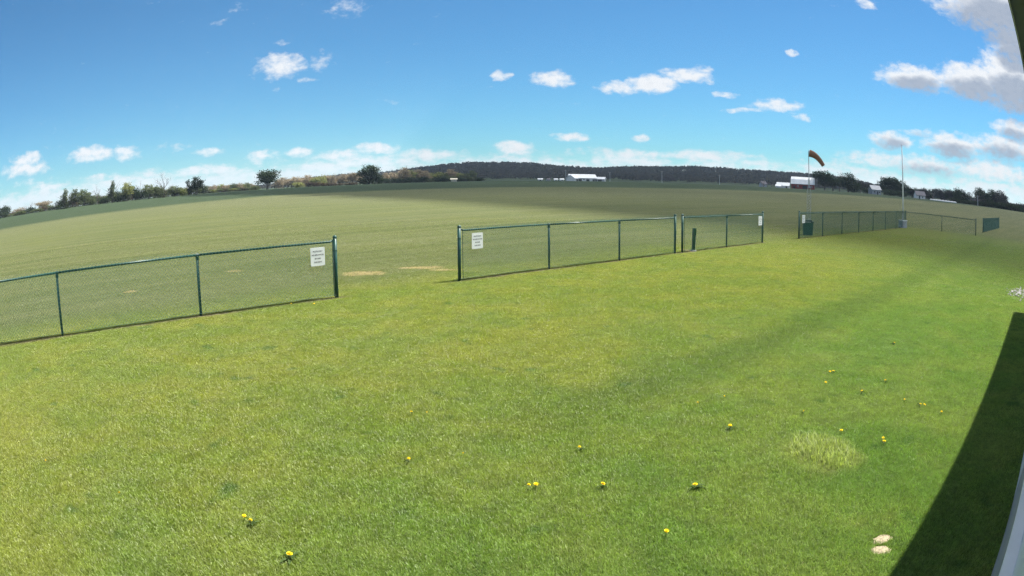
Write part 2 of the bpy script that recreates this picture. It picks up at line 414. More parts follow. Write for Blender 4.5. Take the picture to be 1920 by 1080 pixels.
M['skirt'] = simple('grey_skirting', (0.27, 0.265, 0.275), 0.7, 0, .12, 7)
M['soffit'] = simple('brown_soffit', (0.105, 0.105, 0.115), 0.6, 0, .15, 5)
M['trim'] = simple('white_trim', (0.74, 0.74, 0.75), 0.4, 0, .05, 3)
M['shingle'] = simple('roof_shingle', (0.11, 0.105, 0.10), 0.9, 0, .3, 12)
M['red'] = simple('barn_red', (0.22, 0.035, 0.028), 0.8, 0, .25, 0.8)
M['tin'] = simple('tin_roof', (0.66, 0.69, 0.71), 0.45, 0.1, .08, 0.4)
M['white'] = simple('white_farm_wall', (0.70, 0.71, 0.72), 0.6, 0, .08, 0.6)
M['grey'] = simple('grey_house_wall', (0.36, 0.38, 0.42), 0.7, 0, .1, 0.6)
M['dark'] = simple('dark_opening', (0.02, 0.022, 0.026), 0.5, 0, .2, 1)
M['cream'] = simple('cream_shed', (0.62, 0.56, 0.44), 0.7, 0, .08, 1)
M['asph'] = simple('dark_roof', (0.10, 0.10, 0.12), 0.9, 0, .2, 1)
M['wood'] = simple('weathered_pole', (0.23, 0.20, 0.17), 0.9, 0, .2, 2)
M['bark'] = simple('bark', (0.105, 0.088, 0.075), 0.95, 0, .3, 1.5)
M['twig'] = simple('bare_twigs', (0.150, 0.120, 0.118), 0.95, 0, .2, 1.0)
M['lf_dark'] = mat_leaf('leaf_dark', (0.022, 0.038, 0.022), (0.048, 0.066, 0.034))
M['lf_grey'] = mat_leaf('leaf_greygreen', (0.075, 0.098, 0.048), (0.140, 0.165, 0.078))
M['lf_spring'] = mat_leaf('leaf_spring', (0.180, 0.205, 0.060), (0.270, 0.280, 0.110))
M['lf_bud'] = mat_leaf('leaf_bud', (0.240, 0.190, 0.135), (0.320, 0.275, 0.180))
M['lf_wood'] = mat_leaf('leaf_wood', (0.034, 0.037, 0.040), (0.056, 0.058, 0.052), 0.5)  # blue-grey of distance haze mixed into this leaf colour
def mat_hill():
    m = mat_leaf('leaf_hill', (0.034, 0.037, 0.040), (0.058, 0.058, 0.050), 0.5); t = NT(m.node_tree)  # blue-grey leaf tint has the hill's haze and shading put into it
    d = [n for n in t.n if n.type == 'BSDF_DIFFUSE'][0]; src = d.inputs[0].links[0].from_socket; geo = [n for n in t.n if n.type == 'NEW_GEOMETRY'][0]
    big = t.noise(t.vec('MULTIPLY', geo.outputs['Position'], (1, 1, 3)), 0.022, 4, .65).outputs[0]
    c = t.mix(t.smooth(big, .5, .68), src, (0.085, 0.080, 0.045)); c = t.mix(t.smooth(big, .42, .3), c, (0.052, 0.034, 0.040)); t.l.new(c, d.inputs[0]); return m
M['lf_hill'] = mat_hill()
M['lf_shrub'] = mat_leaf('leaf_shrub', (0.060, 0.045, 0.036), (0.095, 0.078, 0.050))
M['petal'] = simple('dandelion_yellow', (0.86, 0.62, 0.010), 0.7, 0, .1, 60, .2)
M['dleaf'] = simple('dandelion_leaf', (0.050, 0.082, 0.020), 0.8, 0, .35, 40, .15)
M['dstem'] = simple('dandelion_stem', (0.16, 0.20, 0.07), 0.6, 0, .2, 30)
def mat_cloud():
    m, t, out = mat_new('cumulus')
    d = t.new('ShaderNodeBsdfDiffuse'); t.put(d.inputs[0], (.93, .93, .94)); tr = t.new('ShaderNodeBsdfTranslucent'); t.put(tr.inputs[0], (.93, .93, .94))
    mx = t.new('ShaderNodeMixShader'); mx.inputs[0].default_value = .35; t.l.new(d.outputs[0], mx.inputs[1]); t.l.new(tr.outputs[0], mx.inputs[2])
    tp = t.new('ShaderNodeBsdfTransparent'); m3 = t.new('ShaderNodeMixShader'); geo = t.new('ShaderNodeNewGeometry'); nz = t.noise(geo.outputs['Position'], 0.012, 4, .6).outputs[0]
    t.l.new(t.smooth(nz, .3, .7, .45, .63), m3.inputs[0])
    t.l.new(mx.outputs[0], m3.inputs[1]); t.l.new(tp.outputs[0], m3.inputs[2])
    t.l.new(m3.outputs[0], out.inputs[0]); return m
M['cloud'] = mat_cloud()

# ------------------------------------------------------------------ ground
def build_ground():
    rs = [0.0] + [1.5 * 1.09 ** i for i in range(0, 100)]
    rs = [r for r in rs if r < 2900] + [2950.0]
    na = 180; v = [(0, 0, 0)]; f = []
    for r in rs[1:]:
        a = np.linspace(0, 2 * math.pi, na, endpoint=False); x, y = np.sin(a) * r, np.cos(a) * r; z = terrain(x, y)
        v += list(zip(x.tolist(), y.tolist(), z.tolist()))
    for j in range(na): f.append([0, 1 + (j + 1) % na, 1 + j])
    for k in range(len(rs) - 2):
        b0, b1 = 1 + k * na, 1 + (k + 1) * na
        for j in range(na):
            j2 = (j + 1) % na; f.append([b0 + j, b0 + j2, b1 + j2, b1 + j])
    o = mesh_obj('ground', v, f, M['ground'], None, True); o['kind'] = 'structure'
    return o
build_ground()

# ------------------------------------------------------------------ cloud overhead, outside the frame, that shades the far field
def build_cloud():
    poly = np.array([(-66, 168), (-42, 133), (-20, 101), (-6.4, 76), (0, 59.5), (5.4, 49.5), (9.5, 41.8), (12.8, 35), (13.6, 29.5), (14.4, 25), (15.5, 21), (17, 16), (26, 3),
                     (150, -60), (900, -200), (1450, 450), (1050, 1300), (0, 1550), (-210, 1450), (-170, 900), (-60, 420), (-48, 335), (-118, 318), (-150, 285), (-110, 215)], float)
    def inside(p):
        x, y = p[:, 0], p[:, 1]; c = np.zeros(len(p), bool); j = len(poly) - 1
        for i in range(len(poly)):
            xi, yi = poly[i]; xj, yj = poly[j]
            c ^= ((yi > y) != (yj > y)) & (x < (xj - xi) * (y - yi) / (yj - yi + 1e-12) + xi); j = i
        return c
    def dist(p):
        d = np.full(len(p), 1e9)
        for i in range(len(poly)):
            a, b = poly[i], poly[(i + 1) % len(poly)]; ab = b - a
            t = np.clip(((p - a) @ ab) / (ab @ ab), 0, 1); q = a + t[:, None] * ab; d = np.minimum(d, np.hypot(*(p - q).T))
        return d
    rng = np.random.default_rng(5); HC = 900.0
    # ragged outline: fine steps near the lawn, coarse far away
    out = []
    for i in range(len(poly)):
        A, B = poly[i], poly[(i + 1) % len(poly)]; L_ = np.hypot(*(B - A)); step = max(3.0, 0.10 * min(np.hypot(*A), np.hypot(*B)))
        for k in range(max(1, int(L_ / step))):
            q = A + (B - A) * k / max(1, int(L_ / step)); out.append(q + rng.normal(0, 0.22 * step, 2))
    poly = np.array(out); pts = [poly]
    for sp, ext in ((14, 130), (40, 420), (75, 1900)):
        gx, gy = np.meshgrid(np.arange(-300, 1750, sp), np.arange(-260, 1950, sp)); p = np.stack([gx.ravel(), gy.ravel()], 1) + rng.uniform(-.35, .35, (gx.size, 2)) * sp
        r = np.hypot(*p.T); p = p[inside(p) & (r < ext) & ((sp == 14) | (r > (ext * .3)))]; p = p[dist(p) > sp * .45]; pts.append(p)
    allp = np.concatenate(pts); nb = len(poly)
    from mathutils.geometry import delaunay_2d_cdt
    vo, _, fo, _, _, _ = delaunay_2d_cdt([Vector(q) for q in allp], [(i, (i + 1) % nb) for i in range(nb)], [], 1, 1e-4)
    vo = np.array([v[:] for v in vo]); d = dist(vo); d[d < 0.05] = 0
    th = np.minimum(d * .55, 130) * rng.uniform(.6, 1.15, len(vo)); dn = np.minimum(d * .06, 10) * rng.uniform(.2, 1, len(vo))
    zt, zb = HC + th, HC - dn
    V = [(x + SUN_XY[0] * z, y + SUN_XY[1] * z, z) for (x, y), z in zip(vo, zt)] + [(x + SUN_XY[0] * z, y + SUN_XY[1] * z, z) for (x, y), z in zip(vo, zb - .01)]
    n = len(vo); Fc = [list(f) for f in fo] + [[n + k for k in f][::-1] for f in fo]
    o = mesh_obj('cloud', V, Fc, M['cloud'], None, True); o['kind'] = 'structure'
build_cloud()

# ------------------------------------------------------------------ building on the right (siding, skirting, eave)
def build_house():
    t = thing('clubhouse', 'pale sided building with eave at the right edge, shading the lawn', 'building', wl(0, 0))
    rot = Matrix.Rotation(rad(41), 4, 'Z')
    t.rotation_euler = (0, 0, rad(41))
    T0, T1, NW, D = -6.0, 17.75, -0.30, 9.0; EH = 4.55
    body = MB().box((T0, NW - D, 0), (T1, NW - .03, EH)); body.build('wall', M['siding'], t)
    # lap siding boards (local x = along the wall, local y = out of the wall)
    z = 0.78; k = 0
    while z < EH - .04:
        z1 = min(z + 0.20, EH - .02)
        m = MB(); m.v = [Vector(p) for p in ((T0, NW - .03, z), (T1, NW - .03, z), (T1, NW - .005, z), (T0, NW - .005, z), (T0, NW - .03, z1), (T1, NW - .03, z1), (T1, NW - .018, z1), (T0, NW - .018, z1))]
        m.f = [[3, 2, 1, 0], [4, 5, 6, 7], [0, 1, 5, 4], [1, 2, 6, 5], [2, 3, 7, 6], [3, 0, 4, 7]]
        m.build('siding_board', M['siding'], t); z += 0.2
    MB().box((T0, NW - .03, 0.0), (5.26, NW + .06, 0.74)).build('skirting_panel', M['skirt'], t)
    MB().box((T0, NW - .03, 0.742), (5.26, NW + .085, 0.775)).build('skirting_ledge', M['trim'], t)
    MB().box((5.30, NW - .03, 0.0), (T1, NW + .062, 0.775)).build('base_panel', M['siding'], t)
    MB().box((5.262, NW - .03, 0.0), (5.298, NW + .045, 0.775)).build('joint', M['dark'], t)
    MB().box((T0 - .3, NW - .02, EH), (T1 + .3, -0.02, EH + .03)).build('soffit', M['soffit'], t)
    MB().box((T0 - .3, -0.018, EH - .04), (T1 + .3, 0.0, EH + .15)).build('fascia', M['soffit'], t)
    MB().box((T0 - .3, 0.002, EH - .05), (T1 + .3, 0.012, EH + .16)).build('drip_edge', M['trim'], t)  # white colour stands in for the bright glint along this edge
    yr = NW - D / 2; zr = 6.6
    m = MB()
    for s, y0 in ((1, 0.027), (-1, 2 * yr - .027)):
        m.poly([(T0 - .35, y0, EH + .162), (T1 + .35, y0, EH + .162), (T1 + .35, yr, zr), (T0 - .35, yr, zr)][::s])
        m.poly([(T0 - .35, y0, EH + .21), (T1 + .35, y0, EH + .21), (T1 + .35, yr, zr + .05), (T0 - .35, yr, zr + .05)][::-s])
        m.poly([(T0 - .35, y0, EH + .162), (T1 + .35, y0, EH + .162), (T1 + .35, y0, EH + .21), (T0 - .35, y0, EH + .21)])
    m.build('roof', M['shingle'], t)
    for x in (T0, T1): MB().poly([(x, NW - .03, EH), (x, NW - D, EH), (x, yr, zr - .05)]).build('gable', M['siding'], t)
build_house()

# ------------------------------------------------------------------ lawn grass
def blade_patch(seed, n, R, hmin, hmax, wid, lean=0.55):
    rng = np.random.default_rng(seed)
    rr = R * np.sqrt(rng.uniform(0, 1, n)); a = rng.uniform(0, 2 * np.pi, n)
    # clumps
    cx = rng.uniform(-R, R, (60, 2)); near = rng.integers(0, 60, n); mixk = rng.uniform(0, .45, n)[:, None]
    base = np.stack([rr * np.cos(a), rr * np.sin(a)], 1) * (1 - mixk) + cx[near] * mixk * .9
    h = rng.uniform(hmin, hmax, n); th = rng.uniform(0, 2 * np.pi, n); ln = rng.uniform(.1, lean + .35, n) * h
    d = np.stack([np.cos(th), np.sin(th)], 1); fa = th + np.pi / 2 + rng.uniform(-.6, .6, n); s = np.stack([np.cos(fa), np.sin(fa)], 1) * (wid * rng.uniform(.7, 1.3, n))[:, None] / 2
    z0 = np.full(n, -.004)
    def P(b, z): return np.concatenate([b, z[:, None]], 1)
    v = np.stack([P(base - s, z0), P(base + s, z0), P(base + d * (ln * .38)[:, None] + s * .8, h * .62), P(base + d * (ln * .38)[:, None] - s * .8, h * .62), P(base + d * ln[:, None], h * .94)], 1).reshape(-1, 3)
    i = np.arange(n) * 5
    tri = np.stack([np.stack([i, i + 1, i + 2], 1), np.stack([i, i + 2, i + 3], 1), np.stack([i + 3, i + 2, i + 4], 1)], 1).reshape(-1, 3)
    tint = np.repeat(rng.uniform(0, 1, n), 5)
    return v, tri, tint
def tri_mesh(name, v, tri, tint, mat):
    me = bpy.data.meshes.new(name); me.vertices.add(len(v)); me.vertices.foreach_set('co', v.astype(np.float32).ravel())
    me.loops.add(len(tri) * 3); me.loops.foreach_set('vertex_index', tri.astype(np.int32).ravel())
    me.polygons.add(len(tri)); me.polygons.foreach_set('loop_start', np.arange(0, len(tri) * 3, 3, dtype=np.int32))
    me.update(calc_edges=True)
    at = me.attributes.new('tint', 'FLOAT', 'POINT'); at.data.foreach_set('value', tint.astype(np.float32))
    me.materials.append(mat); return me
def build_grass():
    protos = bpy.data.collections.new('grass_patch_library')
    for s in range(12):
        v, t, c = blade_patch(100 + s, (5000, 1700, 560, 180)[s // 3], 0.46, 0.010, 0.030, 0.0034, 0.9)
        protos.objects.link(bpy.data.objects.new('grass_patch_%02d' % s, tri_mesh('grass_patch', v, t, c, M['blade'])))
    rng = np.random.default_rng(9); S = 0.36
    # a patch of lawn with the two bare spots left open
    sa, sb = gnd(1653, 1011), gnd(1651, 1031.5); sc0 = (sa + sb) / 2
    v, t, c = blade_patch(150, 60000, 1.0, 0.010, 0.030, 0.0034, 0.9); bl = v.reshape(-1, 5, 3); bc = bl[:, 0, :2]
    q = np.hypot(*bc.T); ok = rng.uniform(0, 1, len(q)) < np.clip(1.08 - q / 1.0, 0, 1)
    for ce, rx, ry in ((sa - sc0, .092, .062), (sb - sc0, .080, .066)): ok &= ((bc[:, 0] - ce.x) / rx) ** 2 + ((bc[:, 1] - ce.y) / ry) ** 2 > rng.uniform(.45, 1.1, len(q))
    bl = bl[ok].reshape(-1, 3); c = c.reshape(-1, 5)[ok].ravel(); t = t[:ok.sum() * 3]
    protos.objects.link(bpy.data.objects.new('grass_patch_12', tri_mesh('grass_patch', bl, t, c, M['blade'])))
    gx, gy = np.meshgrid(np.arange(-45, 46, S), np.arange(0.4, 46, S)); p = np.stack([gx.ravel(), gy.ravel()], 1); p = p + rng.uniform(-.42, .42, p.shape) * S
    r = np.hypot(*p.T); a = np.degrees(np.arctan2(p[:, 0], p[:, 1])); n = p @ np.array(WALL_N[:2])
    u = rng.uniform(0, 1, len(p))
    keep = (r > 1.5) & (r < 45) & (np.abs(a) < 64) & (n > -0.16) & (u < 1 - sst(34, 45, r)) & (np.hypot(p[:, 0] - sc0.x, p[:, 1] - sc0.y) > .60)
    p = p[keep]; k = len(p); r = r[keep]
    cls = np.clip(np.floor(np.interp(r, [8, 13, 20, 30], [0, 1, 2, 3.2]) + rng.uniform(-.5, .5, k) + .3), 0, 3).astype(int)
    p = np.concatenate([p, [[sc0.x, sc0.y]]]); cls = np.append(cls, 4); k += 1; spin = rng.uniform(0, 6.283, k); spin[-1] = 0; size = rng.uniform(.85, 1.15, k); size[-1] = 1; pick = cls * 3 + rng.integers(0, 3, k); pick[-1] = 12
    me = bpy.data.meshes.new('lawn_grass'); me.vertices.add(k); me.vertices.foreach_set('co', np.concatenate([p, np.zeros((k, 1))], 1).astype(np.float32).ravel()); me.update()
    for nm, val in (('spin', spin), ('size', size)):
        me.attributes.new(nm, 'FLOAT', 'POINT').data.foreach_set('value', val.astype(np.float32))
    me.attributes.new('pick', 'INT', 'POINT').data.foreach_set('value', pick.astype(np.int32))
    me.materials.append(M['blade'])
    o = link(bpy.data.objects.new('lawn_grass', me)); o['kind'] = 'stuff'; o['label'] = 'short mown green lawn grass in front of the fences'; o['category'] = 'grass'
    ng = bpy.data.node_groups.new('grow_grass', 'GeometryNodeTree')
    ng.interface.new_socket('Geometry', in_out='INPUT', socket_type='NodeSocketGeometry'); ng.interface.new_socket('Geometry', in_out='OUTPUT', socket_type='NodeSocketGeometry')
    gi = ng.nodes.new('NodeGroupInput'); go = ng.nodes.new('NodeGroupOutput'); ip = ng.nodes.new('GeometryNodeInstanceOnPoints')
    ci = ng.nodes.new('GeometryNodeCollectionInfo'); ci.inputs['Collection'].default_value = protos; ci.inputs['Separate Children'].default_value = True; ci.inputs['Reset Children'].default_value = True
    def attr(nm, ty):
        q = ng.nodes.new('GeometryNodeInputNamedAttribute'); q.data_type = ty; q.inputs['Name'].default_value = nm
        return [s for s in q.outputs if s.enabled and s.name == 'Attribute'][0]
    cx = ng.nodes.new('ShaderNodeCombineXYZ'); L = ng.links
    L.new(attr('spin', 'FLOAT'), cx.inputs[2])
    e2r = ng.nodes.new('FunctionNodeEulerToRotation'); L.new(cx.outputs[0], e2r.inputs[0])
    L.new(gi.outputs[0], ip.inputs['Points']); L.new(ci.outputs[0], ip.inputs['Instance']); ip.inputs['Pick Instance'].default_value = True
    L.new(attr('pick', 'INT'), ip.inputs['Instance Index']); L.new(e2r.outputs[0], ip.inputs['Rotation']); L.new(attr('size', 'FLOAT'), ip.inputs['Scale'])
    L.new(ip.outputs[0], go.inputs[0])
    md = o.modifiers.new('grow', 'NODES'); md.node_group = ng
build_grass()

# ------------------------------------------------------------------ chain-link fences
HR = 1.165      # top rail axis
def wire_mesh():
    """one bay of chain link, 3.05 m by 1.15 m, every wire a zigzag tube"""
    L_, Z0, Z1, r = 3.05, 0.05, 1.240, 0.0036; half = 0.0359; nw = int(L_ / half)
    V, Fc = [], []
    nz = int(round((Z1 - Z0) / half)); dz = (Z1 - Z0) / nz
    ang = [(math.cos(2 * math.pi * j / 3), math.sin(2 * math.pi * j / 3)) for j in range(3)]
    for w in range(nw):
        i0 = len(V)
        for k in range(nz + 1):
            x = (w + ((k + w) % 2)) * half * L_ / (nw * half); z = Z0 + k * dz; y = 0.004 * (1 if (k + w) % 2 else -1)
            for (c, s) in ang: V.append((x + c * r, y + s * r, z))
        for k in range(nz):
            for j in range(3):
                a, b = i0 + k * 3 + j, i0 + k * 3 + (j + 1) % 3; Fc.append([a, b, b + 3, a + 3])
    me = bpy.data.meshes.new('wire_mesh'); me.from_pydata(V, [], Fc); me.update(); me.materials.append(M['wire']); return me
WIRE = wire_mesh()
def post_mesh(r, h):
    m = MB().tube([(0, 0, -.3), (0, 0, h)], r, 12); me = bpy.data.meshes.new('post'); me.from_pydata([tuple(v) for v in m.v], [], m.f); me.materials.append(M['vinyl']); me.update()
    me.polygons.foreach_set('use_smooth', [len(p.vertices) == 4 for p in me.polygons]); return me
def cap_mesh(r, h):
    prof = [(r * 1.12, h - .03), (r * 1.15, h), (r * 1.0, h + .018), (r * .6, h + .032), (0.002, h + .037)]
    v, f, n = [], [], 12
    for (q, z) in prof: v += [(q * math.cos(2 * math.pi * j / n), q * math.sin(2 * math.pi * j / n), z) for j in range(n)]
    for k in range(len(prof) - 1): f += [[k * n + j, k * n + (j + 1) % n, (k + 1) * n + (j + 1) % n, (k + 1) * n + j] for j in range(n)]
    me = bpy.data.meshes.new('post_cap'); me.from_pydata(v, [], f); me.materials.append(M['vinyl']); me.update(); me.polygons.foreach_set('use_smooth', [True] * len(me.polygons)); return me
def loop_cap_mesh():
    m = MB().tube([(-.03, 0, HR), (.03, 0, HR)], .030, 12).tube([(0, 0, HR - .09), (0, 0, HR - .02)], .036, 12)
    me = bpy.data.meshes.new('loop_cap'); me.from_pydata([tuple(v) for v in m.v], [], m.f); me.materials.append(M['vinyl']); me.update(); return me
P_LINE, P_END, C_LINE, C_END = post_mesh(.0285, HR), post_mesh(.040, 1.255), loop_cap_mesh(), cap_mesh(.040, 1.255)
_band = MB().tube([(0, 0, -.012), (0, 0, .012)], .0445, 12); ME_BAND = bpy.data.meshes.new('tension_band'); ME_BAND.from_pydata([tuple(v) for v in _band.v], [], _band.f); ME_BAND.materials.append(M['vinyl']); ME_BAND.update()
def fence(label, runs, group):
    """runs: list of polylines of (x, y); first and last post of a run are end posts"""
    root = thing('chain_link_fence', label, 'fence', (runs[0][0][0], runs[0][0][1], 0), 0, group)
    o0 = Vector(root.location); done = set()
    def loc(p): return Vector((p[0], p[1], 0)) - o0
    for run in runs:
        for i, p in enumerate(run):
            key = (round(p[0], 2), round(p[1], 2))
            d = Vector(run[min(i + 1, len(run) - 1)]) - Vector(run[max(i - 1, 0)]); an = math.atan2(d.y, d.x)
            if key not in done:
                done.add(key); end = i in (0, len(run) - 1)
                o = link(bpy.data.objects.new('end_post' if end else 'line_post', P_END if end else P_LINE), root); o.location = loc(p); o.rotation_euler = (0, 0, an)
                c = link(bpy.data.objects.new('post_cap' if end else 'loop_cap', C_END if end else C_LINE), o)
                if end:
                    for z in (.18, .45, .72, .98):
                        b = link(bpy.data.objects.new('tension_band', ME_BAND), o); b.location = (0, 0, z)
            if i < len(run) - 1:
                a, b = Vector((*p, 0)), Vector((*run[i + 1], 0)); L_ = (b - a).length; u = (b - a) / L_; an = math.atan2(u.y, u.x)
                e0, e1 = i == 0, i == len(run) - 2
                pts = []
                if e0: pts += [loc(p) + u * .035 + Vector((0, 0, 1.195)), loc(p) + u * .12 + Vector((0, 0, HR))]
                else: pts.append(loc(p) + Vector((0, 0, HR)))
                if e1: pts += [loc(p) + u * (L_ - .12) + Vector((0, 0, HR)), loc(p) + u * (L_ - .035) + Vector((0, 0, 1.195))]
                else: pts.append(loc(p) + u * L_ + Vector((0, 0, HR)))
                MB().tube(pts, .0215, 10).build('top_rail', M['vinyl'], root, True)
                w = link(bpy.data.objects.new('wire_mesh', WIRE), root); w['kind'] = 'stuff'
                nrm = Vector((u.y, -u.x, 0)) * .034
                g0 = .075 if e0 else 0.0; g1 = .075 if e1 else 0.0
                w.location = loc(p) + u * g0 + nrm; w.rotation_euler = (0, 0, an); w.scale = ((L_ - g0 - g1) / 3.05, 1, 1)
                for flag, tt in ((e0, g0), (e1, L_ - g1)):
                    if flag:
                        q = loc(p) + u * tt + nrm; MB().box((-.008, -.003, .05), (.008, .003, 1.2), Matrix.Translation(q) @ Matrix.Rotation(an, 4, 'Z')).build('tension_bar', M['vinyl'], root)
                MB().tube([loc(p) + nrm + Vector((0, 0, .065)), loc(p) + nrm + u * L_ + Vector((0, 0, .065))], .003, 5).build('bottom_wire', M['wire'], root)
    return root
GF = 'green chain link fences along the lawn'
def ext(a, b, k): return (b[0] + (b[0] - a[0]) * k, b[1] + (b[1] - a[1]) * k)
fence('green chain link fence entering from the left edge, sign near its end post', [[ext(POSTS[1], POSTS[0], 1.0)] + POSTS[:3]], GF)
fence('green chain link fence with three bays right of the grassy opening', [POSTS[3:7]], GF)
fence('short two bay green chain link fence with a green pedestal behind it', [POSTS[7:10]], GF)
fence('far green chain link fence turning a corner beside the flagpole', [POSTS[10:18], [POSTS[17], (31.95, 40.75), (34.6, 38.75)]], GF)
fa, fb = Vector((40.2, 43.8)), Vector((54.7, 55.9))
fence('farthest green chain link fence seen nearly edge on, near the right edge', [[tuple(fa + (fb - fa) * (i / 6)) for i in range(7)]], GF)

# ------------------------------------------------------------------ signs on the fences
def text_mesh(body, size, mat, parent, loc):
    cu = bpy.data.curves.new('lettering', 'FONT'); cu.body = body; cu.size = size; cu.align_x = 'CENTER'; cu.align_y = 'CENTER'; cu.offset = 0.0012
    tmp = bpy.data.objects.new('tmp_text', cu); COL.objects.link(tmp); bpy.context.view_layer.update()
    me = bpy.data.meshes.new_from_object(tmp.evaluated_get(bpy.context.evaluated_depsgraph_get())); COL.objects.unlink(tmp); bpy.data.objects.remove(tmp)
    me.materials.clear(); me.materials.append(mat); me.name = 'lettering'
    o = link(bpy.data.objects.new('lettering', me), parent); o.location = loc; o.rotation_euler = (math.pi / 2, 0, 0); return o
def sign(pt, an, label, zc):
    t = thing('notice_sign', label, 'sign', (pt[0], pt[1], zc), an, 'white notice signs on the fences')
    w, h, c = .165, .185, .018; pr = []
    for (sx, sz, a0) in ((1, 1, 0), (-1, 1, 90), (-1, -1, 180), (1, -1, 270)):
        for q in range(4):
            a = rad(a0 + q * 30); pr.append((sx * (w - c) + c * math.cos(a), sz * (h - c) + c * math.sin(a)))
    m = MB(); n = len(pr); m.v = [Vector((x, -.003, z)) for x, z in pr] + [Vector((x, .003, z)) for x, z in pr]
    m.f = [list(range(n))[::-1], list(range(n, 2 * n))] + [[i, (i + 1) % n, n + (i + 1) % n, n + i] for i in range(n)]
    m.f = [f[::-1] for f in m.f]
    m.build('panel', M['sign'], t)
    for k, s in enumerate(('PILOTS ONLY', 'NO SPECTATORS', 'BEYOND', 'THIS POINT')):
        text_mesh(s, .036, M['ink'], t, (0, -.0055, .108 - k * .072))
    for sx in (-1, 1):
        for sz in (-1, 1): MB().tube([(sx * .148, -.006, sz * .168), (sx * .148, .02, sz * .168)], .004, 6).build('tie', M['galv'], t)
    return t
def on_fence(i, d, nn, dd, off=0.052): return (POSTS[i][0] + dd[0] * d - nn[0] * off, POSTS[i][1] + dd[1] * d - nn[1] * off)
sign(on_fence(2, -0.44, F1N, F1D), F1, 'largest white notice sign, at the right end of the leftmost fence', 0.895)
sign(on_fence(3, 0.50, F1N, F1D), F1, 'white notice sign near the left end post of the three bay fence', 0.90)
sign(on_fence(9, -0.33, F1N, F1D), F1, 'narrow looking white notice sign at the right end of the two bay fence', 0.91)
sign(on_fence(10, 0.42, F2N, F2D), F2, 'smallest white notice sign, on the far fence in front of the green bin', 0.90)

# ------------------------------------------------------------------ pedestal, bin, windsock, flagpole
def pedestal():
    p = gnd(1300.5, 471); t = thing('utility_pedestal', 'narrow green utility pedestal leaning behind the two bay fence', 'pedestal', p, rad(20)); t.rotation_euler = (0, rad(3), rad(12))
    MB().box((-.046, -.046, -.05), (.046, .046, .70)).build('housing', M['bin'], t)
    MB().box((-.053, -.053, .55), (.053, .053, .79)).build('cover', M['bin'], t)
    MB().box((.054, -.035, .10), (.059, .035, .76)).build('edge_strip', M['alu'], t)
    MB().box((-.09, -.085, -.03), (.09, .085, .04)).build('base', M['concrete'], t)
pedestal()
def bin_():
    p = gnd(1514.5, 440.5); t = thing('storage_bin', 'dark green square bin standing behind the far fence corner sign', 'bin', p, rad(-22))
    m = MB(); b = [(-.25, -.25, 0), (.25, -.25, 0), (.25, .25, 0), (-.25, .25, 0)]; u = [(-.28, -.28, .62), (.28, -.28, .62), (.28, .28, .62), (-.28, .28, .62)]
    m.v = [Vector(q) for q in b + u]; m.f = [[3, 2, 1, 0], [4, 5, 6, 7], [0, 1, 5, 4], [1, 2, 6, 5], [2, 3, 7, 6], [3, 0, 4, 7]]; m.build('body', M['bin'], t)
    MB().box((-.30, -.30, .624), (.30, .30, .70)).box((-.22, -.22, .702), (.22, .22, .76)).build('lid', M['bindark'], t)
    MB().box((-.15, -.312, .64), (.15, -.302, .68)).build('handle', M['galv'], t)
bin_()
def windsock():
    p = gnd(1516.5, 417); D = math.hypot(p.x, p.y); an = math.atan2(p.x, p.y)
    t = thing('windsock', 'faded orange windsock on a steel lattice mast near the red barn', 'windsock', p, -an)   # local x = to the right as seen from the lawn
    px = lambda y: H + (356.0 - y) / 1235.0 * D * 1.02
    zl, zt = px(347), px(288)
    for k in range(3):
        a = rad(90 + 120 * k); x, y = .155 * math.cos(a), .155 * math.sin(a)
        MB().tube([(x, y, 0), (x, y, zl - .55), (x * .3, y * .3, zl), (x * .25, y * .25, zl + .35)], .014, 6).build('leg', M['galv'], t)
    m = MB(); z = .15; k = 0
    while z < zl - .75:
        for q in range(3):
            a, b = rad(90 + 120 * q), rad(210 + 120 * q)
            m.tube([(.155 * math.cos(a), .155 * math.sin(a), z), (.155 * math.cos(b), .155 * math.sin(b), z + .2)], .006, 4)
        z += .2
    m.build('lattice', M['galv'], t)
    MB().tube([(0, 0, zl - .3), (0, 0, zt)], .026, 8).build('pole', M['galv'], t)
    # sock: hoop near the pole top, drooping to the right
    path = [(.05, 0, zt - .18), (.28, 0, zt - .22), (.52, 0, zt - .34), (.76, 0, zt - .54), (.96, 0, zt - .78), (1.12, 0, zt - 1.02)]
    rds = [.265, .245, .215, .185, .16, .14]
    s = MB().tube(path, rds, 16, caps=False); o = s.build('sock', M['sock'], t, True)
    md = o.modifiers.new('cloth', 'SOLIDIFY'); md.thickness = .006
    md2 = o.modifiers.new('round', 'SUBSURF'); md2.levels = md2.render_levels = 1
    h = MB(); c = Vector(path[0]); ax = (Vector(path[1]) - c).normalized(); u = Vector((0, 1, 0)); w = ax.cross(u)
    h.tube([c + (u * math.cos(a) + w * math.sin(a)) * .267 for a in [2 * math.pi * k / 20 for k in range(21)]], .012, 6, caps=False); h.build('hoop', M['galv'], t)
    MB().tube([(0, 0, zt - .18), (.05, .25, zt - .18)], .01, 6).tube([(0, 0, zt - .18), (.05, -.25, zt - .18)], .01, 6).build('bracket', M['galv'], t)
windsock()
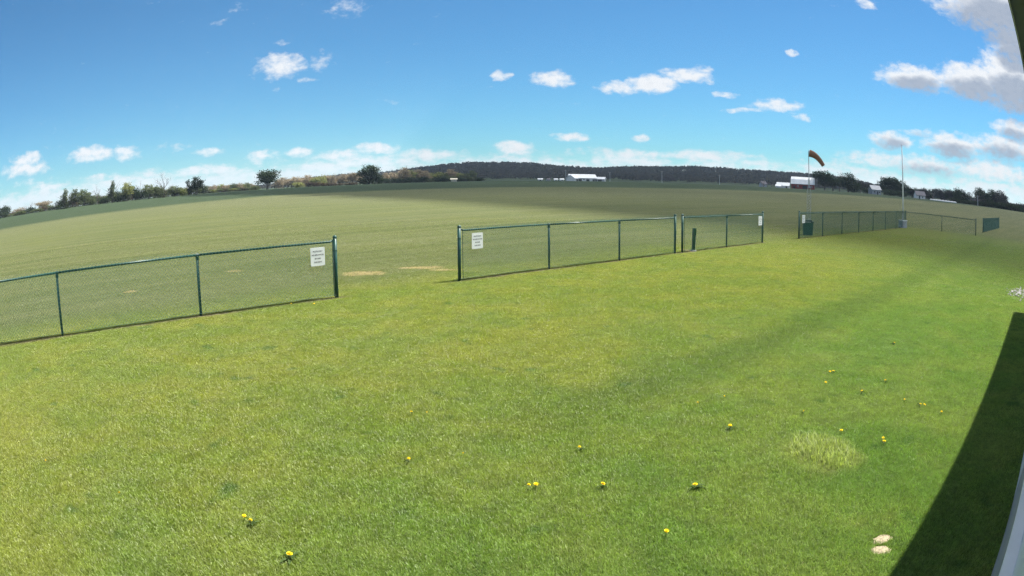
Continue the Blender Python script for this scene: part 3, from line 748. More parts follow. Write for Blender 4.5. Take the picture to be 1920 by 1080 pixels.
def flagpole():
    p = gnd(1691.5, 427); D = math.hypot(p.x, p.y); t = thing('flagpole', 'tall bare white flagpole standing in a pale block by the fence corner', 'flagpole', p)
    d1 = ray(1689.3, 273); zt = H + d1.z / math.hypot(d1.x, d1.y) * D
    MB().box((-.27, -.27, -.05), (.27, .27, .50), Matrix.Rotation(rad(20), 4, 'Z')).build('base_block', M['concrete'], t)
    MB().box((-.30, -.30, .502), (.30, .30, .56), Matrix.Rotation(rad(20), 4, 'Z')).build('base_cap', M['trim'], t)
    MB().tube([(0, 0, .45), (0, 0, zt * .55), (0, 0, zt)], [.062, .050, .030], 10).build('pole', M['alu'], t, True)
    MB().tube([(0, 0, zt), (0, 0, zt + .02), (0, 0, zt + .05), (0, 0, zt + .08)], [.02, .045, .045, .012], 10).build('finial', M['galv'], t, True)
    MB().tube([(.07, 0, 1.2), (.055, 0, zt - .1)], .006, 4).build('halyard', M['alu'], t)
    MB().box((.055, -.02, 1.15), (.085, .02, 1.28)).build('cleat', M['galv'], t)
flagpole()

# ------------------------------------------------------------------ small things in the lawn
def lump(name, c, rx, ry, h, mat, seed, parent=None, n=18, ang=0.0):
    rng = random.Random(seed); v = []; f = []
    rings = [(1.0, -.03), (.95, .6), (.8, .88), (.4, .97)]
    ph = [1 + rng.uniform(-.24, .20) for _ in range(n)]
    for (q, z) in rings:
        for j in range(n):
            a = 2 * math.pi * j / n; x, y = q * ph[j] * rx * math.cos(a), q * ph[j] * ry * math.sin(a)
            v.append((x * math.cos(ang) - y * math.sin(ang), x * math.sin(ang) + y * math.cos(ang), h * (z + rng.uniform(-.08, .08) * (z > 0))))
    v.append((0, 0, h)); k = len(rings)
    for r in range(k - 1): f += [[r * n + j, r * n + (j + 1) % n, (r + 1) * n + (j + 1) % n, (r + 1) * n + j] for j in range(n)]
    f += [[(k - 1) * n + j, (k - 1) * n + (j + 1) % n, len(v) - 1] for j in range(n)]
    o = mesh_obj(name, v, f, mat, parent, True); o.location = c; return o
a = lump('sand_patch', gnd(1653, 1011), .098, .064, .008, M['sand'], 3, ang=rad(5)); tag(a, 'upper of two small bare sandy patches near the building shadow', 'bare patch', 'bare sandy patches')
a = lump('sand_patch', gnd(1651, 1031.5), .086, .068, .009, M['sand'], 4, ang=rad(-5)); tag(a, 'lower of two small bare sandy patches near the building shadow', 'bare patch', 'bare sandy patches')
def gravel():
    rng = random.Random(8); m = MB(); bm = bmesh.new(); bmesh.ops.create_icosphere(bm, subdivisions=1, radius=1); bv = [v.co.copy() for v in bm.verts]; bf = [[v.index for v in f.verts] for f in bm.faces]; bm.free()
    c0 = gnd(1912, 552)
    for _ in range(170):
        u, w = rng.gauss(0, .6), rng.gauss(0, .26); p = c0 + WALL_DIR * (u + .3) + WALL_N * w; r = rng.uniform(.015, .045); i = len(m.v)
        S = Vector((r * rng.uniform(.8, 1.4), r * rng.uniform(.8, 1.3), r * rng.uniform(.5, .8)))
        for q in bv: m.v.append(Vector((p.x + q.x * S.x * rng.uniform(.85, 1.15), p.y + q.y * S.y * rng.uniform(.85, 1.15), r * .25 + .006 + q.z * S.z)))
        m.f += [[i + k for k in f] for f in bf]
    o = m.build('gravel', M['stone']); o['kind'] = 'stuff'; o['label'] = 'patch of pale gravel in the lawn at the right edge'; o['category'] = 'gravel'
gravel()
def tuft():
    v, t, c = blade_patch(77, 1500, .36, .05, .105, .0055, .75); v = v * np.array([.95, 1.25, 1.0])
    o = link(bpy.data.objects.new('grass_tuft', tri_mesh('grass_tuft', v, t, c, M['tuft']))); o.location = (TUFT.x, TUFT.y, 0)
    tag(o, 'pale patch of longer grass standing out of the lawn at lower right', 'grass tuft')
tuft()
def petals_mesh():
    v, f = [], []; rng = random.Random(2)
    for (n, r, z0, z1) in ((22, .0200, .000, .003), (20, .0165, .002, .008), (16, .012, .004, .011), (10, .007, .006, .013)):
        for j in range(n):
            a = 2 * math.pi * (j + rng.random() * .5) / n; w = .0028; c, s = math.cos(a), math.sin(a); rr = r * rng.uniform(.9, 1.1); i = len(v)
            v += [(-s * w * .5, c * w * .5, z0), (s * w * .5, -c * w * .5, z0), (c * rr + s * w, s * rr - c * w, z1), (c * rr - s * w, s * rr + c * w, z1)]; f.append([i, i + 1, i + 2, i + 3])
    me = bpy.data.meshes.new('flower_head'); me.from_pydata(v, [], f); me.materials.append(M['petal']); me.update(); return me
def dleaf_mesh():
    v, f = [], []; n = 9; L_ = .105
    for k in range(n + 1):
        t = k / n; w = .013 * math.sin(math.pi * min(1, t * .92 + .06)) * (1.25 if k % 2 else .62) + .001; z = .010 + .022 * math.sin(t * 2.6)
        v += [(L_ * t, -w, z + .004), (L_ * t, 0, z), (L_ * t, w, z + .004)]
    for k in range(n): f += [[k * 3, k * 3 + 1, k * 3 + 4, k * 3 + 3], [k * 3 + 1, k * 3 + 2, k * 3 + 5, k * 3 + 4]]
    me = bpy.data.meshes.new('leaf'); me.from_pydata(v, [], f); me.materials.append(M['dleaf']); me.update(); return me
ME_PET, ME_DL = petals_mesh(), dleaf_mesh()
_st = MB().tube([(0, 0, -.005), (.002, 0, .03), (0, 0, .06)], .0022, 6); ME_ST = bpy.data.meshes.new('stem'); ME_ST.from_pydata([tuple(v) for v in _st.v], [], _st.f); ME_ST.materials.append(M['dstem']); ME_ST.update()
DAND = [ # photo x, y, size, leaves, label
    (543, 1037, 1.15, 7, 'yellow dandelion nearest the bottom edge, dark leaves on its left'), (458, 966, .9, 0, 'upper left dandelion of the pair at lower left, beside dark leaves'), (470, 974, .85, 8, 'lower right dandelion of the pair at lower left, beside dark leaves'),
    (224, 923, .6, 0, 'small dull dandelion far to the lower left'), (85, 863, .55, 0, 'tiny dandelion closest to the left edge'), (771, 772, .85, 0, 'brighter dandelion of the faint pair left of the lawn centre'), (800, 773, .45, 0, 'fainter dandelion of the pair left of the lawn centre'),
    (766, 860, .75, 3, 'lone small dandelion below the faint pair, left of centre'), (868, 850, .4, 0, 'tiny pale dandelion just right of the lone small one, left of centre'), (992, 909, .75, 0, 'left dandelion of the close pair at bottom centre'), (1005, 908, 1.0, 0, 'right dandelion of the close pair at bottom centre'),
    (1131, 907, 1.0, 4, 'single bright dandelion right of the close pair at bottom centre'), (1087, 838, .7, 4, 'small dandelion above and left of the single bright one near bottom centre'), (1304, 908, 1.05, 6, 'bright dandelion with dark leaves midway between bottom centre and the tuft'),
    (1250, 995, .9, 0, 'dandelion lowest on the right half of the lawn'), (1309, 755, .8, 0, 'orange tinged dandelion above left of the leafy dandelion'), (1359, 743, .5, 0, 'tiny dandelion just above the leafy dandelion'), (1370, 797, 1.0, 9, 'leafy dandelion with pale leaves left of the grass tuft'),
    (1562, 695, 1.0, 3, 'right dandelion of the pair well above the grass tuft'), (1556, 696, .8, 0, 'left dandelion of the pair well above the grass tuft'), (1548, 716, .8, 0, 'reddish dandelion just below the pair above the grass tuft'), (1577, 806, 1.0, 0, 'bright dandelion at the upper edge of the grass tuft'),
    (1655, 820, .8, 0, 'upper dandelion of the pair right of the grass tuft'), (1657, 826, .9, 2, 'lower dandelion of the pair right of the grass tuft'), (1659, 712, .8, 4, 'orange dandelion between the upper pair and the right hand cluster'), (1615, 732, .7, 3, 'brownish dandelion left of the right hand cluster'),
    (1695, 748, .6, 3, 'small brownish dandelion at the left of the right hand cluster'), (1725, 757, 1.0, 2, 'left dandelion of the brightest pair nearest the shadow'), (1733, 758, 1.0, 0, 'right dandelion of the brightest pair nearest the shadow'), (1765, 771, .7, 2, 'dandelion closest to the building shadow'),
    (1676, 642, 1.1, 5, 'leafy dandelion farthest away on the right side of the lawn'), (1507, 770, .45, 3, 'tiny dandelion between the leafy dandelion and the upper pair'), (588, 569, .9, 0, 'dandelion at the foot of the leftmost fence by its end post'), (545, 569, .9, 0, 'dandelion at the foot of the leftmost fence, second from its end post')]
for i, (x, y, s, nl, lab) in enumerate(DAND):
    rg = random.Random(i * 7 + 1); p = gnd(x, y, 0.055); p.z = 0
    t = thing('dandelion', lab, 'dandelion', p, rg.uniform(0, 6.28), 'dandelions in the lawn'); t.scale = (s * .9, s * .9, 0.88)
    o = link(bpy.data.objects.new('stem', ME_ST), t)
    o = link(bpy.data.objects.new('flower_head', ME_PET), t); o.location = (0, 0, .058); o.rotation_euler = (rg.uniform(-.35, .1), rg.uniform(-.25, .25), 0)
    for k in range(nl):
        q = link(bpy.data.objects.new('leaf', ME_DL), t); q.rotation_euler = (0, 0, rg.uniform(0, 6.28)); q.scale = (rg.uniform(.5, 1.0),) * 2 + (rg.uniform(.9, 1.5),)

# ------------------------------------------------------------------ trees
def limb_tree(seed, h, trunk_r, levels, spread, start=0.25, fine=True, lean=0.0):
    rng = random.Random(seed); m = MB(); tips = []
    def grow(p, d, L_, r, lv):
        pts = [p]; q = p.copy(); dd = d.copy(); rs = [r]; n = 3
        for k in range(n):
            dd = (dd + Vector((rng.uniform(-.16, .16), rng.uniform(-.16, .16), rng.uniform(-.02, .12)))).normalized(); q = q + dd * (L_ / n); pts.append(q); rs.append(r * (1 - .6 * (k + 1) / n))
        m.tube(pts, rs, 6 if lv < 2 else 3, caps=False)
        if lv >= levels: tips.extend(pts[1:]); return
        nb = rng.randint(4, 5) if lv == 0 else rng.randint(3, 4)
        for b in range(nb):
            f = start + (1 - start) * (b + rng.random() * .7) / nb if lv == 0 else .35 + .65 * (b + rng.random()) / nb
            k = min(int(f * n), n - 1); pp = pts[k].lerp(pts[k + 1], f * n - k)
            az = rng.uniform(0, 6.28); sp = spread * rng.uniform(.7, 1.2)
            u = dd.orthogonal().normalized(); w = dd.cross(u); nd = (dd * math.cos(sp) + (u * math.cos(az) + w * math.sin(az)) * math.sin(sp)); nd.z = nd.z * .8 + .12
            grow(pp, nd.normalized(), L_ * rng.uniform(.5, .72), r * (1 - .55 * f) * .6, lv + 1)
    grow(Vector((0, 0, -.3)), Vector((lean, 0, 1)).normalized(), h * .66, trunk_r, 0)
    return m, tips
def crown_mesh(name, seed, blobs, n, leaf, mat, shell=0.55):
    """n leaf clumps spread through the volume of several overlapping lobes"""
    rng = np.random.default_rng(seed); B = np.array(blobs, float); w = B[:, 3] * B[:, 4] * B[:, 3]; idx = rng.choice(len(B), n, p=w / w.sum())
    d = rng.normal(size=(n, 3)); d /= np.linalg.norm(d, axis=1)[:, None]; q = (shell + (1 - shell) * rng.uniform(0, 1, n) ** .6) * rng.uniform(.88, 1.12, n)
    # lumpy surface
    lum = 1 + .22 * np.sin(d[:, 0] * 7 + idx) * np.sin(d[:, 1] * 6 + 2 * idx) + .15 * np.sin(d[:, 2] * 9 + idx)
    c = B[idx, :3] + d * (q * lum)[:, None] * np.stack([B[idx, 3], B[idx, 3], B[idx, 4]], 1)
    u = rng.normal(size=(n, 3)); u /= np.linalg.norm(u, axis=1)[:, None]; v = np.cross(u, rng.normal(size=(n, 3))); v /= np.linalg.norm(v, axis=1)[:, None]
    s = leaf * rng.uniform(.6, 1.35, n)[:, None]; k = rng.uniform(.45, .8, n)[:, None]
    V = np.stack([c - u * s, c - v * s * k + u * s * .1, c + u * s, c + v * s * k], 1).reshape(-1, 3)
    V[:, 2] = np.maximum(V[:, 2], 0.05)
    i = np.arange(n) * 4; Fq = np.stack([i, i + 1, i + 2, i + 3], 1)
    me = bpy.data.meshes.new(name); me.from_pydata(V.tolist(), [], Fq.tolist()); me.update(); me.materials.append(mat); return me
def lobes(seed, kind):
    rng = random.Random(seed); L_ = []   # x, y, z, radius, half height, for a tree 10 m tall
    if kind == 'round':
        L_ = [(0, 0, 6.0, 2.6, 3.4)] + [(rng.uniform(-2.4, 2.4), rng.uniform(-2, 2), rng.uniform(3.4, 7.6), rng.uniform(1.0, 1.8), rng.uniform(.9, 1.7)) for _ in range(9)] + [(rng.uniform(-1, 1), 0, 8.5, 1.1, 1.3)]
    elif kind == 'wide':
        L_ = [(rng.uniform(-3.6, 3.6), rng.uniform(-3, 3), rng.uniform(3.2, 8.0), rng.uniform(1.3, 2.3), rng.uniform(1.0, 1.9)) for _ in range(14)] + [(0, 0, 6.2, 3.0, 3.2)]
    elif kind == 'tall':
        L_ = [(rng.uniform(-.9, .9), rng.uniform(-.9, .9), z, rng.uniform(.8, 1.5) * (1.15 - .05 * z), 1.2) for z in (2.2, 3.2, 4.2, 5.0, 6.0, 7.0, 8.0, 8.9)]
    elif kind == 'bush':
        L_ = [(rng.uniform(-2.5, 2.5), rng.uniform(-2, 2), rng.uniform(2, 6.2), rng.uniform(1.8, 3.0), rng.uniform(1.8, 3.2)) for _ in range(8)] + [(0, 0, 3.5, 4.0, 4.2)]
    return L_
PROTO = {}
def tree_proto(kind, v):
    key = (kind, v)
    if key in PROTO: return PROTO[key]
    seed = sum(map(ord, kind)) * 10 + v
    if kind == 'bare':
        m, _ = limb_tree(seed, 10, .42, 4, .62, .25)
        trunk = bpy.data.meshes.new('trunk'); trunk.from_pydata([tuple(x) for x in m.v], [], m.f); trunk.materials.append(M['twig']); trunk.update(); PROTO[key] = (trunk, None); return PROTO[key]
    m, _ = limb_tree(seed, 9.0, .26, 2, .7, .22)
    trunk = bpy.data.meshes.new('trunk'); trunk.from_pydata([tuple(x) for x in m.v], [], m.f); trunk.materials.append(M['bark']); trunk.update()
    n, leaf, shell = {'round': (2300, .26, .35), 'wide': (3000, .28, .35), 'tall': (1300, .24, .3), 'bush': (1700, .34, .5)}[kind]
    PROTO[key] = (trunk, crown_mesh('crown', seed, lobes(seed, kind), n, leaf, M['lf_dark'], shell)); return PROTO[key]
def tree(x, ytop, hw, D, kind, leaf, label, group=None, v=0, name='tree', sink=0.0):
    """tree seen at photo column x with its top at row ytop, half width hw px, standing D metres away"""
    d = ray(x, ytop); k = D / math.hypot(d.x, d.y); px, py = d.x * k, d.y * k; z0 = tz(px, py) - sink
    h = H + d.z * k - z0
    wpx = D * abs(rad(azel(x + 10, ytop)[0] - azel(x - 10, ytop)[0])) / 20 * hw
    trunk, crown = tree_proto(kind, v)
    me = crown or trunk; ex = max(abs(q.co.x) for q in me.vertices); top = max(q.co.z for q in me.vertices)
    t = thing(name, label, 'shrub' if name == 'shrub' else 'tree', (px, py, z0), random.Random(x).uniform(-.35, .35), group)
    sx = wpx / (ex * .70); t.scale = (sx, sx, h / top)
    o = link(bpy.data.objects.new('trunk', trunk), t)
    if crown:
        c = link(bpy.data.objects.new('crown', crown), t); c.material_slots[0].link = 'OBJECT'; c.material_slots[0].material = M[leaf]
    return t
ORDW = ('first second third fourth fifth sixth seventh eighth ninth tenth eleventh twelfth thirteenth fourteenth fifteenth sixteenth seventeenth eighteenth nineteenth twentieth').split()
def nth(i):
    return ORDW[i] if i < 20 else ('twenty-' if i < 29 else 'thirty-') + ORDW[i - (20 if i < 29 else 30)] if i != 29 else 'thirtieth'
GL = 'trees of the left hedgerow'
L = [ # left hedgerow, sunlit
    (8, 384, 12, 420, 'bush', 'lf_dark', 'dark low tree clump at the very left edge', GL), (36, 388, 14, 400, 'bush', 'lf_bud', 'low brownish tree beside the clump at the left edge', GL), (58, 376, 12, 380, 'bare', 'lf_bud', 'twiggy bare tree near the left edge', GL), (84, 376, 14, 370, 'wide', 'lf_bud', 'budding brownish tree left of the first green tree', GL),
    (118, 389, 15, 300, 'bush', 'lf_dark', 'low dark shrub under the first green tree of the left hedgerow', GL), (122, 353, 9, 320, 'tall', 'lf_grey', 'narrow green tree, first tall one from the left', GL), (141, 352, 10, 320, 'round', 'lf_grey', 'green tree second of the tall ones from the left', GL), (158, 354, 11, 315, 'round', 'lf_grey', 'pale green tree third of the tall ones from the left', GL),
    (172, 366, 10, 310, 'bush', 'lf_grey', 'low bushy tree left of the small bare tree', GL), (184, 343, 8, 310, 'bare', 'lf_bud', 'small bare tree left of the slender green tree', GL), (196, 367, 13, 305, 'bush', 'lf_dark', 'low dark bush at the foot of the small bare tree', GL), (211, 338, 9, 300, 'tall', 'lf_grey', 'slender green tree between the two bare trees', GL),
    (226, 364, 14, 300, 'bush', 'lf_dark', 'dark bush right of the slender green tree', GL), (240, 341, 11, 300, 'round', 'lf_spring', 'light green round tree left of the large bare tree', GL), (256, 349, 9, 300, 'bush', 'lf_dark', 'dark bush beside the light green round tree', GL), (265, 335, 8, 300, 'bare', 'lf_bud', 'bare topped tree just left of the large bare tree', GL), (280, 345, 14, 300, 'round', 'lf_grey', 'grey green tree left against the large bare tree', GL),
    (299, 346, 12, 300, 'bush', 'lf_grey', 'grey green bush under the large bare tree', GL), (309, 319, 17, 300, 'bare', 'lf_bud', 'large bare tree with spreading grey branches, tallest on the left', GL), (327, 348, 13, 300, 'round', 'lf_grey', 'grey green tree right of the large bare tree', GL), (343, 350, 10, 300, 'bush', 'lf_spring', 'light green bush two right of the large bare tree', GL),
    (354, 336, 6, 300, 'tall', 'lf_dark', 'narrow dark tree left of the dark pair end', GL), (369, 330, 11, 300, 'round', 'lf_dark', 'dark round tree closing the left hedgerow', GL)]
for i, q in enumerate(L): tree(*q, v=i % 3)
for i, x in enumerate(range(4, 384, 11)):
    hz = 409 - x * .197 + x * x * .000197
    tree(x, hz - (9 if x < 110 else 15) + random.Random(x).uniform(-4, 4), 11, 330 + (i % 3) * 12, 'bush', ('lf_dark', 'lf_grey', 'lf_shrub', 'lf_grey', 'lf_dark')[i % 5], nth(i) + ' low shrub from the left edge along the left hedgerow', 'undergrowth of the left hedgerow', i % 3, 'shrub')
# spring woodland strip behind the crop, between the left hedgerow and the hill
GM = 'budding trees of the woodland strip'
rg = random.Random(21)
for i, x in enumerate(range(390, 478, 8)):
    tree(x + rg.uniform(-2, 2), 346 - (x - 390) * .06 + rg.uniform(-3, 3), rg.uniform(7, 10), rg.uniform(470, 520), rg.choice(('bush', 'round')), rg.choice(('lf_bud', 'lf_grey', 'lf_spring')), nth(i) + ' low budding tree from the left before the big loose tree', GM + ' on the left', i % 3)
for i, x in enumerate(range(384, 480, 9)):
    tree(x, 355 - (x - 384) * .05 + rg.uniform(-1.5, 1), 9, 430, 'bush', ('lf_shrub', 'lf_grey', 'lf_spring', 'lf_grey')[i % 4], nth(i) + ' low shrub from the left at the crop edge before the big loose tree', 'shrubs at the crop edge left of the big loose tree', i % 3, 'shrub')
tree(500, 316, 20, 380, 'wide', 'lf_dark', 'big loose dark tree standing alone left of the dense tree', None, 1); tree(478, 347, 9, 400, 'bush', 'lf_grey', 'grey green bush at the left foot of the big loose tree')
for i, x in enumerate(range(522, 672, 8)):
    tree(x + rg.uniform(-2, 2), 333 - (x - 522) * .055 + rg.uniform(-4, 3), rg.uniform(8, 12), rg.uniform(520, 600), rg.choice(('bush', 'round', 'round')), rg.choice(('lf_bud', 'lf_bud', 'lf_spring')), nth(i) + ' budding tree right of the big loose tree, counted from the left', GM + ' in the middle', i % 3)
for i, x in enumerate((580, 594, 608, 622, 636, 650, 662)):
    tree(x, 341 + rg.uniform(-2, 1.5), 9, 440, 'bush', 'lf_shrub', nth(i) + ' low brown shrub from the left, before the dense dark tree', 'brown shrubs along the crop edge', i % 3, 'shrub')
tree(558, 340, 12, 450, 'bush', 'lf_spring', 'bright yellow green shrub right of the big loose tree', None, 2, 'shrub')
tree(690, 307, 19, 400, 'round', 'lf_dark', 'dense dark tree standing tall at the crop edge', None, 2); tree(706, 322, 12, 402, 'bush', 'lf_dark', 'lower dark tree leaning against the right side of the dense tree'); tree(686, 328, 17, 398, 'bush', 'lf_dark', 'dark undergrowth round the foot of the dense tree', None, 1, 'shrub')
for i, (x, y, hw, lf) in enumerate([(722, 322, 9, 'lf_bud'), (735, 322, 10, 'lf_bud'), (748, 323, 9, 'lf_spring'), (757, 311, 13, 'lf_bud'), (769, 317, 10, 'lf_spring'), (782, 316, 12, 'lf_bud'), (797, 318, 11, 'lf_bud'), (808, 323, 9, 'lf_spring'), (822, 321, 10, 'lf_spring'), (833, 323, 9, 'lf_grey'), (845, 316, 10, 'lf_bud'), (858, 323, 11, 'lf_spring'), (872, 324, 11, 'lf_grey'), (886, 319, 8, 'lf_grey')]):
    tree(x, y, hw, 560 + (i % 3) * 14, 'round', lf, nth(i) + ' sunlit budding tree right of the dense dark tree', GM + ' by the hill', i % 3)
for i, x in enumerate(range(716, 900, 13)):
    tree(x, 332 + rg.uniform(-3, 2), 10, 500, 'bush', rg.choice(('lf_grey', 'lf_dark', 'lf_dark')), nth(i) + ' low shrub from the left under the sunlit budding trees', 'shrubs under the sunlit trees', i % 3, 'shrub')
# farmstead trees right
GR = 'farmstead trees on the right'
R = [(1545, 318, 17, 470, 'wide', 'lf_dark', 'broad dark tree right behind the windsock cloth', GR), (1561, 331, 14, 468, 'round', 'lf_dark', 'dark round tree below the twiggy topped tree', GR), (1573, 315, 9, 480, 'bare', 'lf_bud', 'twiggy topped tree between the two dark farmstead trees', GR), (1589, 322, 19, 455, 'round', 'lf_dark', 'tall dark green tree right of the twiggy one', GR), (1600, 340, 14, 450, 'bush', 'lf_dark', 'dark green shrub at the foot of the tall dark green tree', GR),
     (1432, 333, 7, 500, 'bare', 'lf_bud', 'small bare tree left of the white shed', GR), (1447, 338, 6, 500, 'bare', 'lf_bud', 'smaller bare tree next to the white shed', GR), (1612, 338, 9, 520, 'round', 'lf_wood', 'brownish tree right of the tall dark green one', GR), (1627, 343, 9, 520, 'round', 'lf_wood', 'brownish tree left of the pale house', GR), (1624, 351, 9, 470, 'bush', 'lf_dark', 'very dark round shrub beside the pale house', GR),
     (1641, 343, 8, 520, 'bare', 'lf_bud', 'thin twiggy tree behind the pale house', GR), (1657, 330, 13, 470, 'wide', 'lf_dark', 'dark tree at the left of the flagpole clump', GR), (1674, 331, 15, 470, 'wide', 'lf_dark', 'dark tree in the middle of the flagpole clump', GR), (1688, 338, 12, 468, 'round', 'lf_dark', 'dark tree right behind the flagpole', GR), (1668, 355, 16, 440, 'bush', 'lf_dark', 'dark undergrowth of the flagpole clump', GR), (1690, 358, 12, 440, 'bush', 'lf_dark', 'dark undergrowth right behind the flagpole', GR)]
for i, q in enumerate(R): tree(*q, v=i % 3)
for i, x in enumerate(range(1704, 1800, 9)):
    tree(x, 351 + (x - 1704) * .03 + rg.uniform(-3, 3), rg.uniform(8, 11), rg.uniform(480, 530), rg.choice(('round', 'bush', 'bare', 'wide')), rg.choice(('lf_wood', 'lf_dark')), nth(i) + ' dark tree right of the flagpole, counted from the left', 'dark trees right of the flagpole', i % 3)
for i, x in enumerate(range(1795, 1890, 8)):
    tree(x, 356 + max(0, (x - 1830)) * .10 + rg.uniform(-7, 4), rg.uniform(8, 12), rg.uniform(400, 440), rg.choice(('tall', 'bush', 'bare', 'round', 'tall')), rg.choice(('lf_wood', 'lf_dark', 'lf_dark')), nth(i) + ' tall dark tree from the left in the ragged right hand wood', 'dark trees of the right hand wood', i % 3)
for i, x in enumerate(range(1790, 1920, 12)):
    tree(x, 372 + max(0, x - 1790) * .085 + rg.uniform(-2, 2), 11, 395, 'bush', 'lf_dark', nth(i) + ' dark shrub from the left along the ragged right hand wood', 'undergrowth of the right hand wood', i % 3, 'shrub')
for i, x in enumerate((1893, 1906, 1918)): tree(x, 379 + i * .5, 9, 470, 'bush', 'lf_wood', nth(i) + ' low dark tree beyond the ragged wood at the right edge', 'low trees at the right edge', i)

# wooded hill: reads as one mass
def wood():
    rng = np.random.default_rng(33); n = 8500
    az = rng.uniform(-24, 50, n); r = 840 + (1430 - 840) * rng.uniform(0, 1, n) ** .8
    x, y = np.sin(np.radians(az)) * r, np.cos(np.radians(az)) * r; z = terrain(x, y); hh = rng.uniform(6.5, 11.5, n) * np.where(az < -17, .5, 1); rr = rng.uniform(3.2, 5.5, n)
    k = 28; N = n * k
    d = rng.normal(size=(N, 3)); d /= np.linalg.norm(d, axis=1)[:, None]; d[:, 2] = np.abs(d[:, 2]) * .95 - .25
    c = np.stack([np.repeat(x, k), np.repeat(y, k), np.repeat(z + hh * .45, k)], 1) + d * np.stack([np.repeat(rr, k), np.repeat(rr, k), np.repeat(hh * .6, k)], 1) * rng.uniform(.7, 1.08, (N, 1))
    u = rng.normal(size=(N, 3)); u /= np.linalg.norm(u, axis=1)[:, None]; v = np.cross(u, rng.normal(size=(N, 3))); v /= np.linalg.norm(v, axis=1)[:, None]; s = rng.uniform(.7, 1.7, (N, 1))
    V = np.stack([c - u * s, c - v * s * .7, c + u * s, c + v * s * .7], 1).reshape(-1, 3); i = np.arange(N) * 4
    me = bpy.data.meshes.new('wooded_hill'); me.vertices.add(len(V)); me.vertices.foreach_set('co', V.astype(np.float32).ravel()); me.loops.add(N * 4); me.loops.foreach_set('vertex_index', np.arange(N * 4, dtype=np.int32)); me.polygons.add(N); me.polygons.foreach_set('loop_start', (i).astype(np.int32)); me.update(calc_edges=True); me.materials.append(M['lf_hill'])
    o = link(bpy.data.objects.new('woodland', me)); o['kind'] = 'stuff'; o['label'] = 'dark wood covering the long low hill on the horizon'; o['category'] = 'wood'
wood()

# ------------------------------------------------------------------ farm buildings and poles on the horizon
def at(x, D, dz=0.0):
    a = rad(azel(x, 340 if 600 < x < 1500 else 360)[0]); px, py = math.sin(a) * D, math.cos(a) * D; return Vector((px, py, tz(px, py) + dz)), -a
def farm(name, label, cat, x, D, L_, Wd, hw, hr, wall, roof, yaw=0.0, gambrel=False, doors=(), windows=(), dz=0.0):
    p, rz = at(x, D, dz); t = thing(name, label, cat, p, rz + rad(yaw))
    w = MB().box((-L_ / 2, -Wd / 2, -.5), (L_ / 2, Wd / 2, hw)); prof = [(-Wd / 2, hw), (-Wd * .32, hw + hr * .62), (0, hw + hr), (Wd * .32, hw + hr * .62), (Wd / 2, hw)] if gambrel else [(-Wd / 2, hw), (0, hw + hr), (Wd / 2, hw)]
    for s in (-1, 1): w.poly([(s * L_ / 2, y, z) for y, z in prof][::s])
    w.build('wall', wall, t); r = MB(); o = .5
    pr = [(prof[0][0] - o, prof[0][1] - .25)] + prof[1:-1] + [(prof[-1][0] + o, prof[-1][1] - .25)]
    for (y0, z0), (y1, z1) in zip(pr, pr[1:]):
        for e in (.06, .28): r.poly([(-L_ / 2 - o, y0, z0 + e), (L_ / 2 + o, y0, z0 + e), (L_ / 2 + o, y1, z1 + e), (-L_ / 2 - o, y1, z1 + e)])
        for s in (-1, 1): r.poly([(s * (L_ / 2 + o), y0, z0 + .06), (s * (L_ / 2 + o), y1, z1 + .06), (s * (L_ / 2 + o), y1, z1 + .28), (s * (L_ / 2 + o), y0, z0 + .28)])
    for (y0, z0) in (pr[0], pr[-1]): r.poly([(-L_ / 2 - o, y0, z0 + .06), (L_ / 2 + o, y0, z0 + .06), (L_ / 2 + o, y0, z0 + .28), (-L_ / 2 - o, y0, z0 + .28)])
    r.build('roof', roof, t)
    for (cx, w_, h_) in doors: MB().box((cx - w_ / 2, -Wd / 2 - .06, 0), (cx + w_ / 2, -Wd / 2 - .003, h_)).build('door', M['dark'], t)
    for (cx, cz, w_, h_) in windows:
        f = MB().box((cx - w_ / 2 - .12, -Wd / 2 - .05, cz - h_ / 2 - .12), (cx + w_ / 2 + .12, -Wd / 2 - .003, cz + h_ / 2 + .12)).build('window', M['trim'], t); MB().box((cx - w_ / 2, -Wd / 2 - .07, cz - h_ / 2), (cx + w_ / 2, -Wd / 2 - .053, cz + h_ / 2)).build('pane', M['dark'], f)
    return t
farm('barn', 'red barn with a pale tin roof behind the windsock pole', 'barn', 1506, 470, 16.5, 10, 3.3, 4.6, M['red'], M['tin'], -4, True, ((1.5, 3.2, 2.3), (-6.2, 1.4, 1.8)), ((4.4, 1.7, 1.0, .8), (6.3, 1.7, 1.0, .8), (-3.5, 1.7, 1.0, .8)))
farm('shed', 'low white shed attached left of the red barn', 'shed', 1469, 462, 8.6, 6, 1.5, 1.9, M['white'], M['tin'], -6, False, ((2.5, 1.2, 1.2),))
farm('shed', 'small white lean shed at the far left of the red barn', 'shed', 1460, 450, 3.2, 4, 1.0, .9, M['white'], M['tin'], -6)
farm('farm_building', 'long white farm building with a wide roof below the hill', 'farm building', 1091, 640, 25, 14, 3.2, 3.4, M['white'], M['tin'], 14, False, ((-4, 4.5, 2.4), (4, 3, 2.2), (9.5, 2.2, 2.2)), ((0.2, 2.0, 1.4, .9),), -.4)
farm('farm_building', 'open fronted pole shed with a white roof right of the long white building', 'farm building', 1123, 640, 12, 9, 2.4, 1.8, M['grey'], M['tin'], -10, False, ((-3.0, 3.6, 2.1), (1.6, 3.6, 2.1)), (), -.3)
farm('farm_building', 'white end building joining the long white farm building on the left', 'farm building', 1074, 632, 8, 9, 2.8, 3.0, M['white'], M['tin'], 60, False, ((0, 3, 2.2),), (), -.4)
